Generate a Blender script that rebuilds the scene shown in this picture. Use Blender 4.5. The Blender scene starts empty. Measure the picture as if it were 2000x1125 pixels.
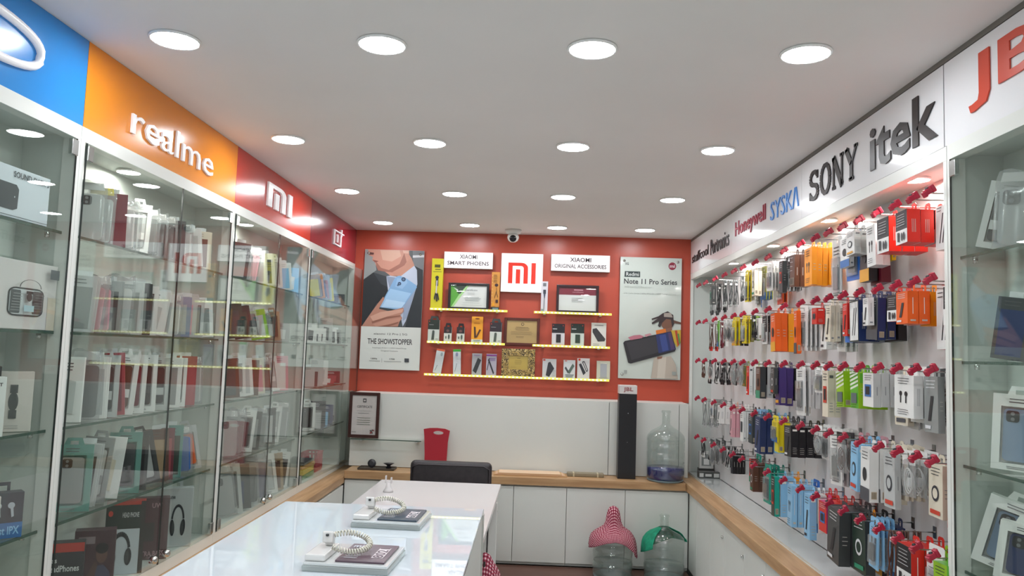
import bpy, bmesh, math, random
from mathutils import Vector, Matrix
random.seed(7)
R = math.radians
C = bpy.context.scene.collection
SC = bpy.context.scene

# ------------------------------------------------------------------ camera, world, exposure
EYE = Vector((0.0, 0.0, 1.68))
FPX, YAW, PITCH, ROLL = 1523.93, 0.0286, 0.0830, 0.0334

def _w(x, y, z):
    cp, sp, cy, sy = math.cos(PITCH), math.sin(PITCH), math.cos(YAW), math.sin(YAW)
    y1 = cp*y - sp*z; z1 = sp*y + cp*z
    return Vector((cy*x - sy*y1, sy*x + cy*y1, z1))
def ray(u, v):                                # direction seen at a pixel of the 2000x1125 photograph
    a, b, c, s = u-1000, v-562.5, math.cos(ROLL), math.sin(ROLL)
    return _w((c*a + s*b)/FPX, 1.0, -(-s*a + c*b)/FPX)
def on_x(u, v, X): d = ray(u, v); return EYE + d*(X/d.x)
def on_y(u, v, Y): d = ray(u, v); return EYE + d*(Y/d.y)
def on_z(u, v, Z): d = ray(u, v); return EYE + d*((Z-EYE.z)/d.z)

cam = bpy.data.cameras.new('camera'); cam.sensor_width = 36; cam.lens = FPX/2000*36
cam.clip_start = .02
camo = bpy.data.objects.new('camera', cam); C.objects.link(camo)
cr, sr = math.cos(ROLL), math.sin(ROLL)
rx, ux, fx = _w(cr, 0, sr), _w(-sr, 0, cr), _w(0, 1, 0)
m = Matrix.Identity(4)
for i in range(3): m[i][0] = rx[i]; m[i][1] = ux[i]; m[i][2] = -fx[i]; m[i][3] = EYE[i]
camo.matrix_world = m
SC.camera = camo
w = bpy.data.worlds.new('world'); SC.world = w; w.use_nodes = True
w.node_tree.nodes['Background'].inputs[0].default_value = (.86, .93, 1, 1)
w.node_tree.nodes['Background'].inputs[1].default_value = .45
SC.view_settings.view_transform = 'Standard'; SC.view_settings.look = 'None'
SC.view_settings.exposure = 0.0; SC.view_settings.gamma = 1
SC.view_settings.use_curve_mapping = False
LAMP = 82.0          # emission of the ceiling downlights
CLAMP = 110.0          # of the small lamps inside cabinets
DEPTH_REACH = -2.6   # the shop goes on behind the camera to here (open front)

# ------------------------------------------------------------------ materials
_M = {}
def lin(h):
    h = h.lstrip('#'); o = []
    if len(h) == 3: h = ''.join(c*2 for c in h)
    for i in (0, 2, 4):
        c = int(h[i:i+2], 16)/255; o.append(c/12.92 if c <= .04045 else ((c+.055)/1.055)**2.4)
    return (*o, 1)
def M(h, rough=.5, metal=0.0, emit=0.0, spec=.5, coat=0.0):
    k = (h, rough, metal, emit, spec, coat)
    if k in _M: return _M[k]
    m = bpy.data.materials.new('surface_' + h.lstrip('#')); m.use_nodes = True
    b = m.node_tree.nodes['Principled BSDF']
    b.inputs['Base Color'].default_value = lin(h); b.inputs['Roughness'].default_value = rough
    b.inputs['Metallic'].default_value = metal; b.inputs['Specular IOR Level'].default_value = spec
    b.inputs['Coat Weight'].default_value = coat; b.inputs['Coat Roughness'].default_value = .08
    if emit:
        b.inputs['Emission Color'].default_value = lin(h); b.inputs['Emission Strength'].default_value = emit
    _M[k] = m; return m
def glassy(name, tint, clear, rough=.0, body=0.0, bodycol='#ffffff', f=1.45):
    """thin clear sheet: tinted see-through + fresnel gloss (+ a little milky body)"""
    if name in _M: return _M[name]
    m = bpy.data.materials.new(name); m.use_nodes = True; nt = m.node_tree; n = nt.nodes; n.clear()
    out = n.new('ShaderNodeOutputMaterial'); tr = n.new('ShaderNodeBsdfTransparent'); gl = n.new('ShaderNodeBsdfGlossy')
    lw = n.new('ShaderNodeLayerWeight'); lw.inputs[0].default_value = .5; mx = n.new('ShaderNodeMixShader')
    tr.inputs[0].default_value = lin(tint); gl.inputs['Roughness'].default_value = rough; f0 = ((f-1)/(f+1))**2
    pw = n.new('ShaderNodeMath'); pw.operation = 'POWER'; pw.inputs[1].default_value = 5.0; nt.links.new(lw.outputs['Facing'], pw.inputs[0])
    fr = n.new('ShaderNodeMath'); fr.operation = 'MULTIPLY_ADD'; fr.inputs[1].default_value = 1-f0; fr.inputs[2].default_value = f0; nt.links.new(pw.outputs[0], fr.inputs[0])
    gl.inputs['Color'].default_value = (1, 1, 1, 1)
    src = tr
    if body:
        df = n.new('ShaderNodeBsdfDiffuse'); df.inputs[0].default_value = lin(bodycol); m2 = n.new('ShaderNodeMixShader')
        m2.inputs[0].default_value = body; nt.links.new(tr.outputs[0], m2.inputs[1]); nt.links.new(df.outputs[0], m2.inputs[2]); src = m2
    nt.links.new(fr.outputs[0], mx.inputs[0]); nt.links.new(src.outputs[0], mx.inputs[1]); nt.links.new(gl.outputs[0], mx.inputs[2])
    nt.links.new(mx.outputs[0], out.inputs[0])
    _M[name] = m; return m
GLASS = glassy('clear_glass', '#fafdfb', 1, f=1.42)
FILM = glassy('plastic_film', '#ececec', 1, rough=.12, body=.16, bodycol='#e8ecec', f=1.5)
JUGP = glassy('jug_plastic', '#f3f7f5', 1, rough=.05, body=.05, bodycol='#b4bcbc', f=1.8)
FRAMEGL = glassy('frame_glass', '#ffffff', 1, rough=.0, f=1.4)
GEDGE = M('#41564c', .15)
CHROME = M('#c8cac8', .15, 1.0)
STEEL = M('#9b9d9c', .3, 1.0)

def noisy(name, c1, c2, scale, rough=.5, stretch=(1, 1, 1), detail=4, coat=0):
    if name in _M: return _M[name]
    m = bpy.data.materials.new(name); m.use_nodes = True; nt = m.node_tree; n = nt.nodes; b = n['Principled BSDF']
    tc = n.new('ShaderNodeTexCoord'); mp = n.new('ShaderNodeMapping'); no = n.new('ShaderNodeTexNoise'); cr_ = n.new('ShaderNodeValToRGB')
    mp.inputs['Scale'].default_value = stretch; no.inputs['Scale'].default_value = scale; no.inputs['Detail'].default_value = detail
    nt.links.new(tc.outputs['Object'], mp.inputs[0]); nt.links.new(mp.outputs[0], no.inputs[0]); nt.links.new(no.outputs[0], cr_.inputs[0])
    cr_.color_ramp.elements[0].position = .35; cr_.color_ramp.elements[1].position = .65
    cr_.color_ramp.elements[0].color = lin(c1); cr_.color_ramp.elements[1].color = lin(c2)
    nt.links.new(cr_.outputs[0], b.inputs['Base Color']); b.inputs['Roughness'].default_value = rough
    b.inputs['Coat Weight'].default_value = coat
    _M[name] = m; return m
CEIL = noisy('ceiling_paint', '#e6e1de', '#eae5e2', 1.5, .75)
LAM = noisy('white_laminate', '#dadbd5', '#dfe0da', 2, .35)
LAMW = noisy('warm_white_laminate', '#d6d7d1', '#dbdcd6', 2, .4)
INNER = noisy('cabinet_lining', '#c6ccc6', '#ccd1cb', 2, .45)
PEG = noisy('pegboard_white', '#d8d4d4', '#dedada', 2, .4)
WOODY = noisy('oak_edge_along_y', '#a98159', '#c39d74', 14, .4, (3, .25, 3), 6)
WOODX = noisy('oak_edge_along_x', '#a98159', '#c09a70', 14, .4, (.25, 3, 3), 6)
FLOOR = noisy('pale_bounce_floor', '#cfd0d0', '#d8d9d9', 3, .3)  # unseen floor; pale colour invented to bounce light up at the ceiling
PLINTH = noisy('brown_step', '#5a3a2d', '#65453a', 8, .4, (.2, 1, 1), 4)
BLACKF = M('#221c1c', .35)

def check_cloth(name, a, b_, c_, sc):
    m = bpy.data.materials.new(name); m.use_nodes = True; nt = m.node_tree; n = nt.nodes; b = n['Principled BSDF']
    tc = n.new('ShaderNodeTexCoord'); sep = n.new('ShaderNodeSeparateXYZ'); nt.links.new(tc.outputs['UV'], sep.inputs[0])
    outs = []
    for ax in (0, 1):
        mu = n.new('ShaderNodeMath'); mu.operation = 'MULTIPLY'; mu.inputs[1].default_value = sc; nt.links.new(sep.outputs[ax], mu.inputs[0])
        fr = n.new('ShaderNodeMath'); fr.operation = 'FRACT'; nt.links.new(mu.outputs[0], fr.inputs[0])
        gt = n.new('ShaderNodeMath'); gt.operation = 'GREATER_THAN'; gt.inputs[1].default_value = .45; nt.links.new(fr.outputs[0], gt.inputs[0]); outs.append(gt)
    ad = n.new('ShaderNodeMath'); ad.operation = 'ADD'; nt.links.new(outs[0].outputs[0], ad.inputs[0]); nt.links.new(outs[1].outputs[0], ad.inputs[1])
    dv = n.new('ShaderNodeMath'); dv.operation = 'DIVIDE'; dv.inputs[1].default_value = 2; nt.links.new(ad.outputs[0], dv.inputs[0])
    cr_ = n.new('ShaderNodeValToRGB'); cr_.color_ramp.interpolation = 'CONSTANT'
    cr_.color_ramp.elements[0].color = lin(a); cr_.color_ramp.elements[1].color = lin(c_); cr_.color_ramp.elements[1].position = .9
    e = cr_.color_ramp.elements.new(.4); e.color = lin(b_)
    nt.links.new(dv.outputs[0], cr_.inputs[0]); nt.links.new(cr_.outputs[0], b.inputs['Base Color']); b.inputs['Roughness'].default_value = .9
    return m

# ------------------------------------------------------------------ mesh builder
class MB:
    def __init__(s): s.v = []; s.f = []; s.mi = []; s.m = []; s.sm = []; s.uv = None
    def mat(s, m):
        if m not in s.m: s.m.append(m)
        return s.m.index(m)
    def face(s, idx, m, smooth=False): s.f.append(tuple(idx)); s.mi.append(s.mat(m)); s.sm.append(smooth)
    def add(s, vs, fs, m, smooth=False):
        o = len(s.v); s.v.extend([tuple(p) for p in vs])
        for f in fs: s.face([o+i for i in f], m, smooth)
    def box(s, x0, x1, y0, y1, z0, z1, m, b=0.0):
        x0, x1 = min(x0, x1), max(x0, x1); y0, y1 = min(y0, y1), max(y0, y1); z0, z1 = min(z0, z1), max(z0, z1)
        if b <= 0:
            vs = [(x, y, z) for z in (z0, z1) for y in (y0, y1) for x in (x0, x1)]
            fs = [(0, 2, 3, 1), (4, 5, 7, 6), (0, 1, 5, 4), (2, 6, 7, 3), (0, 4, 6, 2), (1, 3, 7, 5)]
            s.add(vs, fs, m); return s
        bm = bmesh.new(); bmesh.ops.create_cube(bm, size=1)
        for v in bm.verts: v.co = Vector(((x0+x1)/2+v.co.x*(x1-x0), (y0+y1)/2+v.co.y*(y1-y0), (z0+z1)/2+v.co.z*(z1-z0)))
        bmesh.ops.bevel(bm, geom=bm.edges[:], offset=b, segments=2, affect='EDGES', profile=.5)
        bm.verts.index_update(); s.add([v.co[:] for v in bm.verts], [[v.index for v in f.verts] for f in bm.faces], m); bm.free(); return s
    def prism(s, pts, m, y0, y1, axis='y', m_front=None):
        """closed outline pts (a,b) extruded along axis"""
        n = len(pts)
        def P(a, b, t): return {'y': (a, t, b), 'x': (t, a, b), 'z': (a, b, t)}[axis]
        vs = [P(a, b, y0) for a, b in pts] + [P(a, b, y1) for a, b in pts]
        s.add(vs, [tuple(range(n))], m_front or m); o = len(s.v)-2*n
        s.face([o+n+i for i in range(n-1, -1, -1)], m)
        for i in range(n): j = (i+1) % n; s.face([o+i, o+n+i, o+n+j, o+j], m)
        return s
    def tube(s, path, r, m, n=8, closed=False, taper=None):
        path = [Vector(p) for p in path]; k = len(path); rings = []
        up = Vector((.3, .2, 1)).normalized()
        for i, p in enumerate(path):
            if closed: t = path[(i+1) % k]-path[i-1]
            else: t = path[min(i+1, k-1)]-path[max(i-1, 0)]
            if t.length < 1e-9: t = Vector((0, 0, 1))
            t.normalize(); a = t.cross(up)
            if a.length < .05: a = t.cross(Vector((1, 0, 0)))
            a.normalize(); b = t.cross(a); rr = r if taper is None else r*taper[i]
            rings.append([p + (a*math.cos(2*math.pi*j/n) + b*math.sin(2*math.pi*j/n))*rr for j in range(n)])
        o = len(s.v)
        for rg in rings: s.v.extend([tuple(q) for q in rg])
        for i in range(k if closed else k-1):
            i2 = (i+1) % k
            for j in range(n):
                j2 = (j+1) % n; s.face([o+i*n+j, o+i*n+j2, o+i2*n+j2, o+i2*n+j], m, True)
        if not closed:
            s.face([o+j for j in range(n-1, -1, -1)], m); s.face([o+(k-1)*n+j for j in range(n)], m)
        return s
    def lathe(s, prof, m, c=(0, 0, 0), n=24, sx=1, sy=1):
        o = len(s.v)
        for r, z in prof:
            for j in range(n):
                a = 2*math.pi*j/n; s.v.append((c[0]+r*math.cos(a)*sx, c[1]+r*math.sin(a)*sy, c[2]+z))
        for i in range(len(prof)-1):
            for j in range(n): j2 = (j+1) % n; s.face([o+i*n+j, o+i*n+j2, o+(i+1)*n+j2, o+(i+1)*n+j], m, True)
        if prof[0][0] > 1e-5: s.face([o+j for j in range(n-1, -1, -1)], m)
        if prof[-1][0] > 1e-5: s.face([o+(len(prof)-1)*n+j for j in range(n)], m)
        return s
    def xform(s, mat):
        s.v = [tuple(mat @ Vector(p)) for p in s.v]; return s
    def mesh(s, name):
        me = bpy.data.meshes.new(name); me.from_pydata(s.v, [], s.f)
        for m in s.m: me.materials.append(m)
        me.polygons.foreach_set('material_index', s.mi); me.polygons.foreach_set('use_smooth', s.sm)
        if s.uv:
            uvl = me.uv_layers.new(name='uv')
            for l in me.loops: uvl.data[l.index].uv = s.uv[l.vertex_index]
        me.update(); return me
    def build(s, name, parent=None, **k):
        o = bpy.data.objects.new(name, s.mesh(name)); C.objects.link(o)
        if parent: o.parent = parent
        for a, b in k.items(): o[a] = b
        return o

def put(name, me, parent, **k):
    o = bpy.data.objects.new(name, me); C.objects.link(o); o.parent = parent
    for a, b in k.items(): o[a] = b
    return o
def thing(name, label, cat, loc=(0, 0, 0), rz=0, group=None):
    o = bpy.data.objects.new(name, None); C.objects.link(o); o.empty_display_size = .05
    o.location = loc; o.rotation_euler = (0, 0, rz); o['label'] = label; o['category'] = cat
    if group: o['group'] = group
    return o
def struct(name, mb):
    o = mb.build(name); o['kind'] = 'structure'; return o

# ------------------------------------------------------------------ text
_T = {}
def text_geo(body, bold=0.0, ext=0.0):
    k = (body, bold, ext)
    if k in _T: return _T[k]
    cu = bpy.data.curves.new('t', 'FONT'); cu.body = body; cu.size = 1; cu.resolution_u = 2; cu.offset = bold; cu.extrude = ext
    ob = bpy.data.objects.new('t', cu); C.objects.link(ob)
    me = bpy.data.meshes.new_from_object(ob.evaluated_get(bpy.context.evaluated_depsgraph_get()))
    vs = [v.co.copy() for v in me.vertices]; fs = [list(p.vertices) for p in me.polygons]
    bpy.data.objects.remove(ob); bpy.data.curves.remove(cu); bpy.data.meshes.remove(me)
    if vs:
        x0 = min(v.x for v in vs); x1 = max(v.x for v in vs); y0 = min(v.y for v in vs); y1 = max(v.y for v in vs)
        vs = [((v.x-x0)/(x1-x0), (v.y-y0)/(y1-y0), v.z) for v in vs]
    _T[k] = (vs, fs); return _T[k]

class Art:
    """flat print on a rectangle; fn(a,b,k) -> point, a right 0..1, b up 0..1, k layer"""
    def __init__(s, fn): s.mb = MB(); s.fn = fn; s.k = 0
    def poly(s, pts, h, rough=.45):
        s.k += 1; m = h if not isinstance(h, str) else M(h, rough)
        s.mb.add([s.fn(a, b, s.k) for a, b in pts], [tuple(range(len(pts)))], m); return s
    def rect(s, a0, b0, a1, b1, h, rough=.45): return s.poly([(a0, b0), (a1, b0), (a1, b1), (a0, b1)], h, rough)
    def ell(s, a, b, ra, rb, h, n=16, rot=0, rough=.45):
        c, q = math.cos(rot), math.sin(rot); L = []
        for i in range(n):
            t = 2*math.pi*i/n; x, y = ra*math.cos(t), rb*math.sin(t); L.append((a + c*x-q*y, b + q*x + c*y))
        return s.poly(L, h, rough)
    def line(s, pts, wd, h):
        s.k += 1; m = M(h, .45)
        for i in range(len(pts)-1):
            (a, b), (c, d) = pts[i], pts[i+1]; L = math.hypot(c-a, d-b) or 1; nx, ny = -(d-b)/L*wd/2, (c-a)/L*wd/2
            s.mb.add([s.fn(x, y, s.k) for x, y in ((a+nx, b+ny), (a-nx, b-ny), (c-nx, d-ny), (c+nx, d+ny))], [(0, 1, 2, 3)], m)
        return s
    def text(s, body, a0, b0, a1, b1, h, bold=0.0, ang=0):
        s.k += 1; vs, fs = text_geo(body, bold); m = M(h, .45)
        ca, cb = (a0+a1)/2, (b0+b1)/2; c, q = math.cos(ang), math.sin(ang); P = []
        for x, y, z in vs:
            x, y = (x-.5)*(a1-a0), (y-.5)*(b1-b0); P.append(s.fn(ca + c*x-q*y, cb + q*x + c*y, s.k))
        s.mb.add(P, fs, m); return s
    def lines(s, a0, a1, b1, b0, n, h, wd=.006, jit=.15):
        for i in range(n):
            b = b1 + (b0-b1)*i/max(1, n-1); t = random.random()*jit*(a1-a0); s.rect(a0+t*.5, b-wd/2, a1-t, b+wd/2, h)
        return s
    def build(s, name, parent, **k): return s.mb.build(name, parent, **k)

def wall_art(Y):                      # coordinates are photo pixels on the wall plane Y
    return lambda a, b, k: tuple(on_y(a, b, Y - .0006*k))
def side_art(X, sgn):                 # photo pixels on a side wall plane X
    return lambda a, b, k: tuple(on_x(a, b, X - sgn*.0006*k))
def box_front(w_, h_, y):             # front face (-y) of a local box, origin bottom centre
    return lambda a, b, k: ((a-.5)*w_, y - .0005*k, b*h_)

# ================================================================== ROOM
XL, XR, YB, ZC = -1.402, 1.20, 6.03, 2.60
YW = 5.74                              # projecting lower wall face
XLb, XRb = -1.58, 1.363                # backs of the cabinets / hook wall
Y0 = DEPTH_REACH
b = MB(); b.box(-1.75, 1.55, Y0, 6.2, -.1, 0, FLOOR); struct('floor', b)
b = MB(); b.box(-1.75, 1.55, Y0, 6.2, ZC, ZC+.1, CEIL); struct('ceiling', b)
RED = noisy('red_panel', '#b84b37', '#bc4f3a', 1.2, .32)
b = MB(); b.box(-1.75, 1.55, YB, YB+.1, 0, ZC, LAMW); struct('wall_back', b)
b = MB(); b.box(XL, XR, YB-.012, YB, 1.345, ZC, RED); struct('trim_1', b)
b = MB(); b.box(-1.75, -1.62, Y0, YB, 0, ZC, LAMW); struct('wall_left', b)
b = MB(); b.box(1.40, 1.55, Y0, YB, 0, ZC, LAMW); struct('wall_right', b)
# lower white panelling that stands proud of the red wall
x1, x2 = .572, 1.078
b = MB()
for a0, a1 in ((-1.31, x1-.002), (x1+.002, x2-.002), (x2+.002, 1.145)): b.box(a0, a1, YW, YW+.018, .826, 1.352, LAMW)
b.box(-1.31, 1.145, YW+.018, YB-.013, 1.335, 1.352, LAMW); b.box(-1.31, 1.145, YW+.012, YW+.02, .826, 1.34, M('#3a3a38'))
b.box(1.125, 1.145, YW+.018, YB-.013, .826, 1.335, LAMW)
struct('trim_2', b)
b = MB(); b.box(XR, XR+.02, .9, YB-.001, 2.583, ZC, M('#77726c', .5)); struct('trim_3', b)
b = MB(); b.box(-1.13, 1.10, 5.18, 5.52, 0, .225, PLINTH); struct('trim_4', b)

# ------------------------------------------------------------------ ceiling downlights
EM = M('#f6fbff', .4, emit=LAMP); RING = M('#f6f5f3', .4)
def lamp_meshes(r):
    a = MB(); a.lathe([(r*.99, -.001), (r*1.09, -.001), (r*1.10, -.004), (r*1.01, -.0085), (r*.99, -.004)], RING, n=28)
    c = MB(); c.lathe([(0, -.009), (r*.6, -.009), (r*.99, -.006), (r*.99, -.0015), (0, -.0015)], EM, n=28)
    return a.mesh('trim_ring'), c.mesh('diffuser')
LM = lamp_meshes(.069)
cols = ['leftmost', 'second from left', 'third from left', 'rightmost']
rws = {3: 'farthest row by the red wall', 2: 'second row from the red wall', 1: 'third row from the red wall', 0: 'nearest row'}
for j in range(-3, 4):
    for i in range(4):
        lab = f'round white ceiling downlight, {cols[i]} of its row, {rws[j]}' if j >= 0 else 'round white ceiling downlight in the part of the shop behind the viewer'
        t = thing('ceiling_downlight', lab, 'ceiling light', (-1.118+.635*i, 2.2803+1.1093*j, ZC), 0, 'round ceiling downlights')
        put('trim_ring', LM[0], t); put('diffuser', LM[1], t)

# dome camera
t = thing('dome_security_camera', 'white dome security camera on ceiling edge above the red wall', 'security camera', (-.17, 5.80, ZC))
a = MB(); a.lathe([(.062, 0), (.062, -.012), (.05, -.03), (.03, -.034)], M('#d9d7d2', .4), n=24); a.build('mount', t)
a = MB(); a.lathe([(.03, -.03), (.042, -.045), (.044, -.06), (.036, -.08), (.02, -.092), (0, -.095)], M('#cfccc6', .25), n=24); a.build('dome', t)
a = MB(); a.lathe([(.024, 0), (.026, .01), (.012, .016), (0, .017)], M('#17161a', .12), n=20); a.xform(Matrix.Translation((0, -.034, -.068)) @ Matrix.Rotation(R(105), 4, 'X')); a.build('lens', t)

# ================================================================== SIGN FASCIAS
def fascia_left(y0, y1, col, label, cat='sign'):
    t = thing('sign_panel', label, cat, (XL, (y0+y1)/2, 2.33), 0, 'coloured signs above the left cabinets'); w2 = (y1-y0)/2-.001
    a = MB(); a.box(-.02, 0, -w2, w2, 0, .269, M(col, .22, coat=.3)); a.build('board', t); return t
WLET = M('#f6f4f6', .3, emit=.12)
def let_left(t, s, ya, yb, za, zb, bold=.0, mat=WLET, name='lettering'):
    # lettering faces +X; text runs +Y? seen from the aisle (+X side looking -X) right is +Y
    vs, fs = text_geo(s, bold, .5); yc, zc = t.location.y, t.location.z; a = MB()
    a.add([(.001+.008*(z+.5), ya+(yb-ya)*x-yc, za+(zb-za)*y-zc) for x, y, z in vs], fs, mat); return a.build(name, t)
tb = fascia_left(1.09, 2.314, '#1e86d2', 'bright blue sign board with a white rounded loop, nearest of the left signs')
a = MB(); pth = []
for i in range(40):                   # big flat ring: end of a white logo
    tt = 2*math.pi*i/40; cx, cz = 1.78, .128
    ex = 5; c_, s_ = math.cos(tt), math.sin(tt)
    pth.append((.006, cx-1.702+.30*math.copysign(abs(c_)**.75, c_), cz+.062*math.copysign(abs(s_)**.75, s_)))
a.tube(pth, .0125, WLET, 6, closed=True); a.build('logo', tb)
to = fascia_left(2.314, 3.544, '#ea8a12', 'orange sign board lettered in white, second sign above left cabinets')
let_left(to, 'realme', 2.585, 3.265, 2.388, 2.492, 0)
tr_ = fascia_left(3.544, 4.774, '#c8321c', 'red sign board with large white two-letter logo above left cabinets')
def mi_logo(a, f, m, solid=True):
    """m-i mark: f(x,y) in 0..1 square -> writes prisms through callback"""
    out = []
    n = 8; o = [(0, 0), (0, 1), (.48, 1)]
    for i in range(1, n+1): t = math.pi/2*(1-i/n); o.append((.48+.24*math.cos(t), .74+.26*math.sin(t)))
    o += [(.72, 0), (.56, 0), (.56, .70)]
    for i in range(1, n+1): t = math.pi/2*i/n; o.append((.46+.10*math.cos(t), .72+.12*math.sin(t)))
    o += [(.16, .84), (.16, 0)]
    out.append(o); out.append([(.28, 0), (.28, .68), (.44, .68), (.44, 0)]); out.append([(.84, 0), (.84, 1), (1, 1), (1, 0)])
    for q in out: f(q, m)
a = MB()
def fL(q, m): a.prism([(3.955+.40*x-tr_.location.y, 2.40+.125*y-2.33) for x, y in q], m, .001, .012, 'x')
mi_logo(a, fL, WLET); a.build('logo', tr_)
td = fascia_left(4.774, YB-.014, '#97182b', 'dark crimson sign board with small white square logo, farthest left sign')
a = MB(); yc = 5.43-td.location.y
for q in ((yc-.11, yc+.09, .062, .070), (yc-.11, yc-.09, .062, .165), (yc+.07, yc+.09, .062, .14), (yc-.11, yc+.03, .157, .165),
          (yc-.02, yc+.0, .085, .14), (yc-.03, yc, .128, .14), (yc+.03, yc+.16, .157, .165), (yc+.085, yc+.105, .14, .19)):
    a.box(.001, .01, q[0], q[1], q[2], q[3], WLET)
a.build('logo', td)

SIGNW = M('#f1f0f2', .12, coat=.5)
def fascia_right(y0, y1, label):
    t = thing('sign_panel', label, 'sign', (XR, (y0+y1)/2, 2.33), 0, 'white brand signs above the hook wall'); w2 = (y1-y0)/2-.0015
    a = MB(); a.box(0, .02, -w2, w2, 0, .25, SIGNW); a.build('board', t); return t
def let_right(t, s, yfar, ynear, za, zb, mat, bold=0.0, shear=0):
    vs, fs = text_geo(s, bold, .5); yc, zc = t.location.y, t.location.z; a = MB()
    a.add([(-.001-.004*(z+.5), yfar+(ynear-yfar)*x-yc, za+(zb-za)*y-zc) for x, y, z in vs], fs, mat); return a.build('lettering', t)
BLK = M('#2b2424', .4)
s4 = fascia_right(4.759, YB-.014, 'white sign board with two small black brand words beside the red wall')
let_right(s4, 'stuffcool', 5.95, 5.40, 2.405, 2.475, BLK, .004); let_right(s4, 'Portronics', 5.33, 4.83, 2.39, 2.495, BLK, .0)
s3 = fascia_right(3.527, 4.759, 'white sign board with one crimson word and one blue word')
let_right(s3, 'Honeywell', 4.68, 4.07, 2.395, 2.505, M('#a3203c', .4), .01)
let_right(s3, 'SYSK/\\', 3.985, 3.56, 2.395, 2.49, M('#3a86d6', .4), .0)
s2 = fascia_right(2.30, 3.527, 'white sign board with two large black brand words')
# slab-serif capitals built from strokes
def stroke_word(t, y0, y1, z0, z1, mat):
    a = MB(); yc, zc = t.location.y, t.location.z; W = (y1-y0)/4.0
    def bar(i, x0, v0, x1, v1, wd):
        P0 = Vector((y0+W*(i+.06+.86*x0), z0+(z1-z0)*v0)); P1 = Vector((y0+W*(i+.06+.86*x1), z0+(z1-z0)*v1))
        d = (P1-P0); L = d.length; n = Vector((-d.y, d.x))/L*wd/2
        a.prism([(P0.x+n.x-yc, P0.y+n.y-zc), (P0.x-n.x-yc, P0.y-n.y-zc), (P1.x-n.x-yc, P1.y-n.y-zc), (P1.x+n.x-yc, P1.y+n.y-zc)], mat, -.001, -.005, 'x')
    th = .024
    def arc(i, cx, cz, rx_, rz_, a0, a1, wd=th*.6):
        n = 14
        for k in range(n):
            q0, q1 = a0+(a1-a0)*k/n, a0+(a1-a0)*(k+1)/n
            bar(i, cx+rx_*math.cos(q0), cz+rz_*math.sin(q0), cx+rx_*math.cos(q1)*1.0, cz+rz_*math.sin(q1), wd+ .010*abs(math.cos((q0+q1)/2)))
    P = math.pi
    arc(0, .5, .74, .36, .22, .15*P, 1.5*P, .016); arc(0, .5, .27, .4, .23, .5*P, -.85*P, .016); bar(0, .86, .70, .86, .97, .012); bar(0, .1, .03, .1, .3, .012)
    arc(1, .5, .5, .42, .47, 0, 2*P, .016)
    bar(2, .12, 0, .12, 1, .014); bar(2, .12, 1, .86, 0, .03); bar(2, .86, 0, .86, 1, .014); bar(2, 0, .97, .28, .97, .012); bar(2, 0, .03, .28, .03, .012); bar(2, .7, .97, 1, .97, .012)
    bar(3, .08, 1, .5, .48, .026); bar(3, .92, 1, .5, .48, .014); bar(3, .5, .5, .5, 0, .026); bar(3, 0, .97, .28, .97, .012); bar(3, .74, .97, 1, .97, .012); bar(3, .32, .03, .68, .03, .012)
    # mirror so that the word reads from the aisle
    a.v = [(x, (y0+y1)-2*yc - y, z) for x, y, z in a.v]; a.build('lettering', t)
stroke_word(s2, 2.90, 3.43, 2.383, 2.51, BLK)
let_right(s2, 'itek', 2.80, 2.33, 2.372, 2.535, BLK, .02)
s1 = fascia_right(.95, 2.297, 'white sign board with large orange-red letters, nearest on right')
let_right(s1, 'JBL', 2.16, 1.66, 2.385, 2.54, M('#d2452a', .35), .02)

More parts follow.
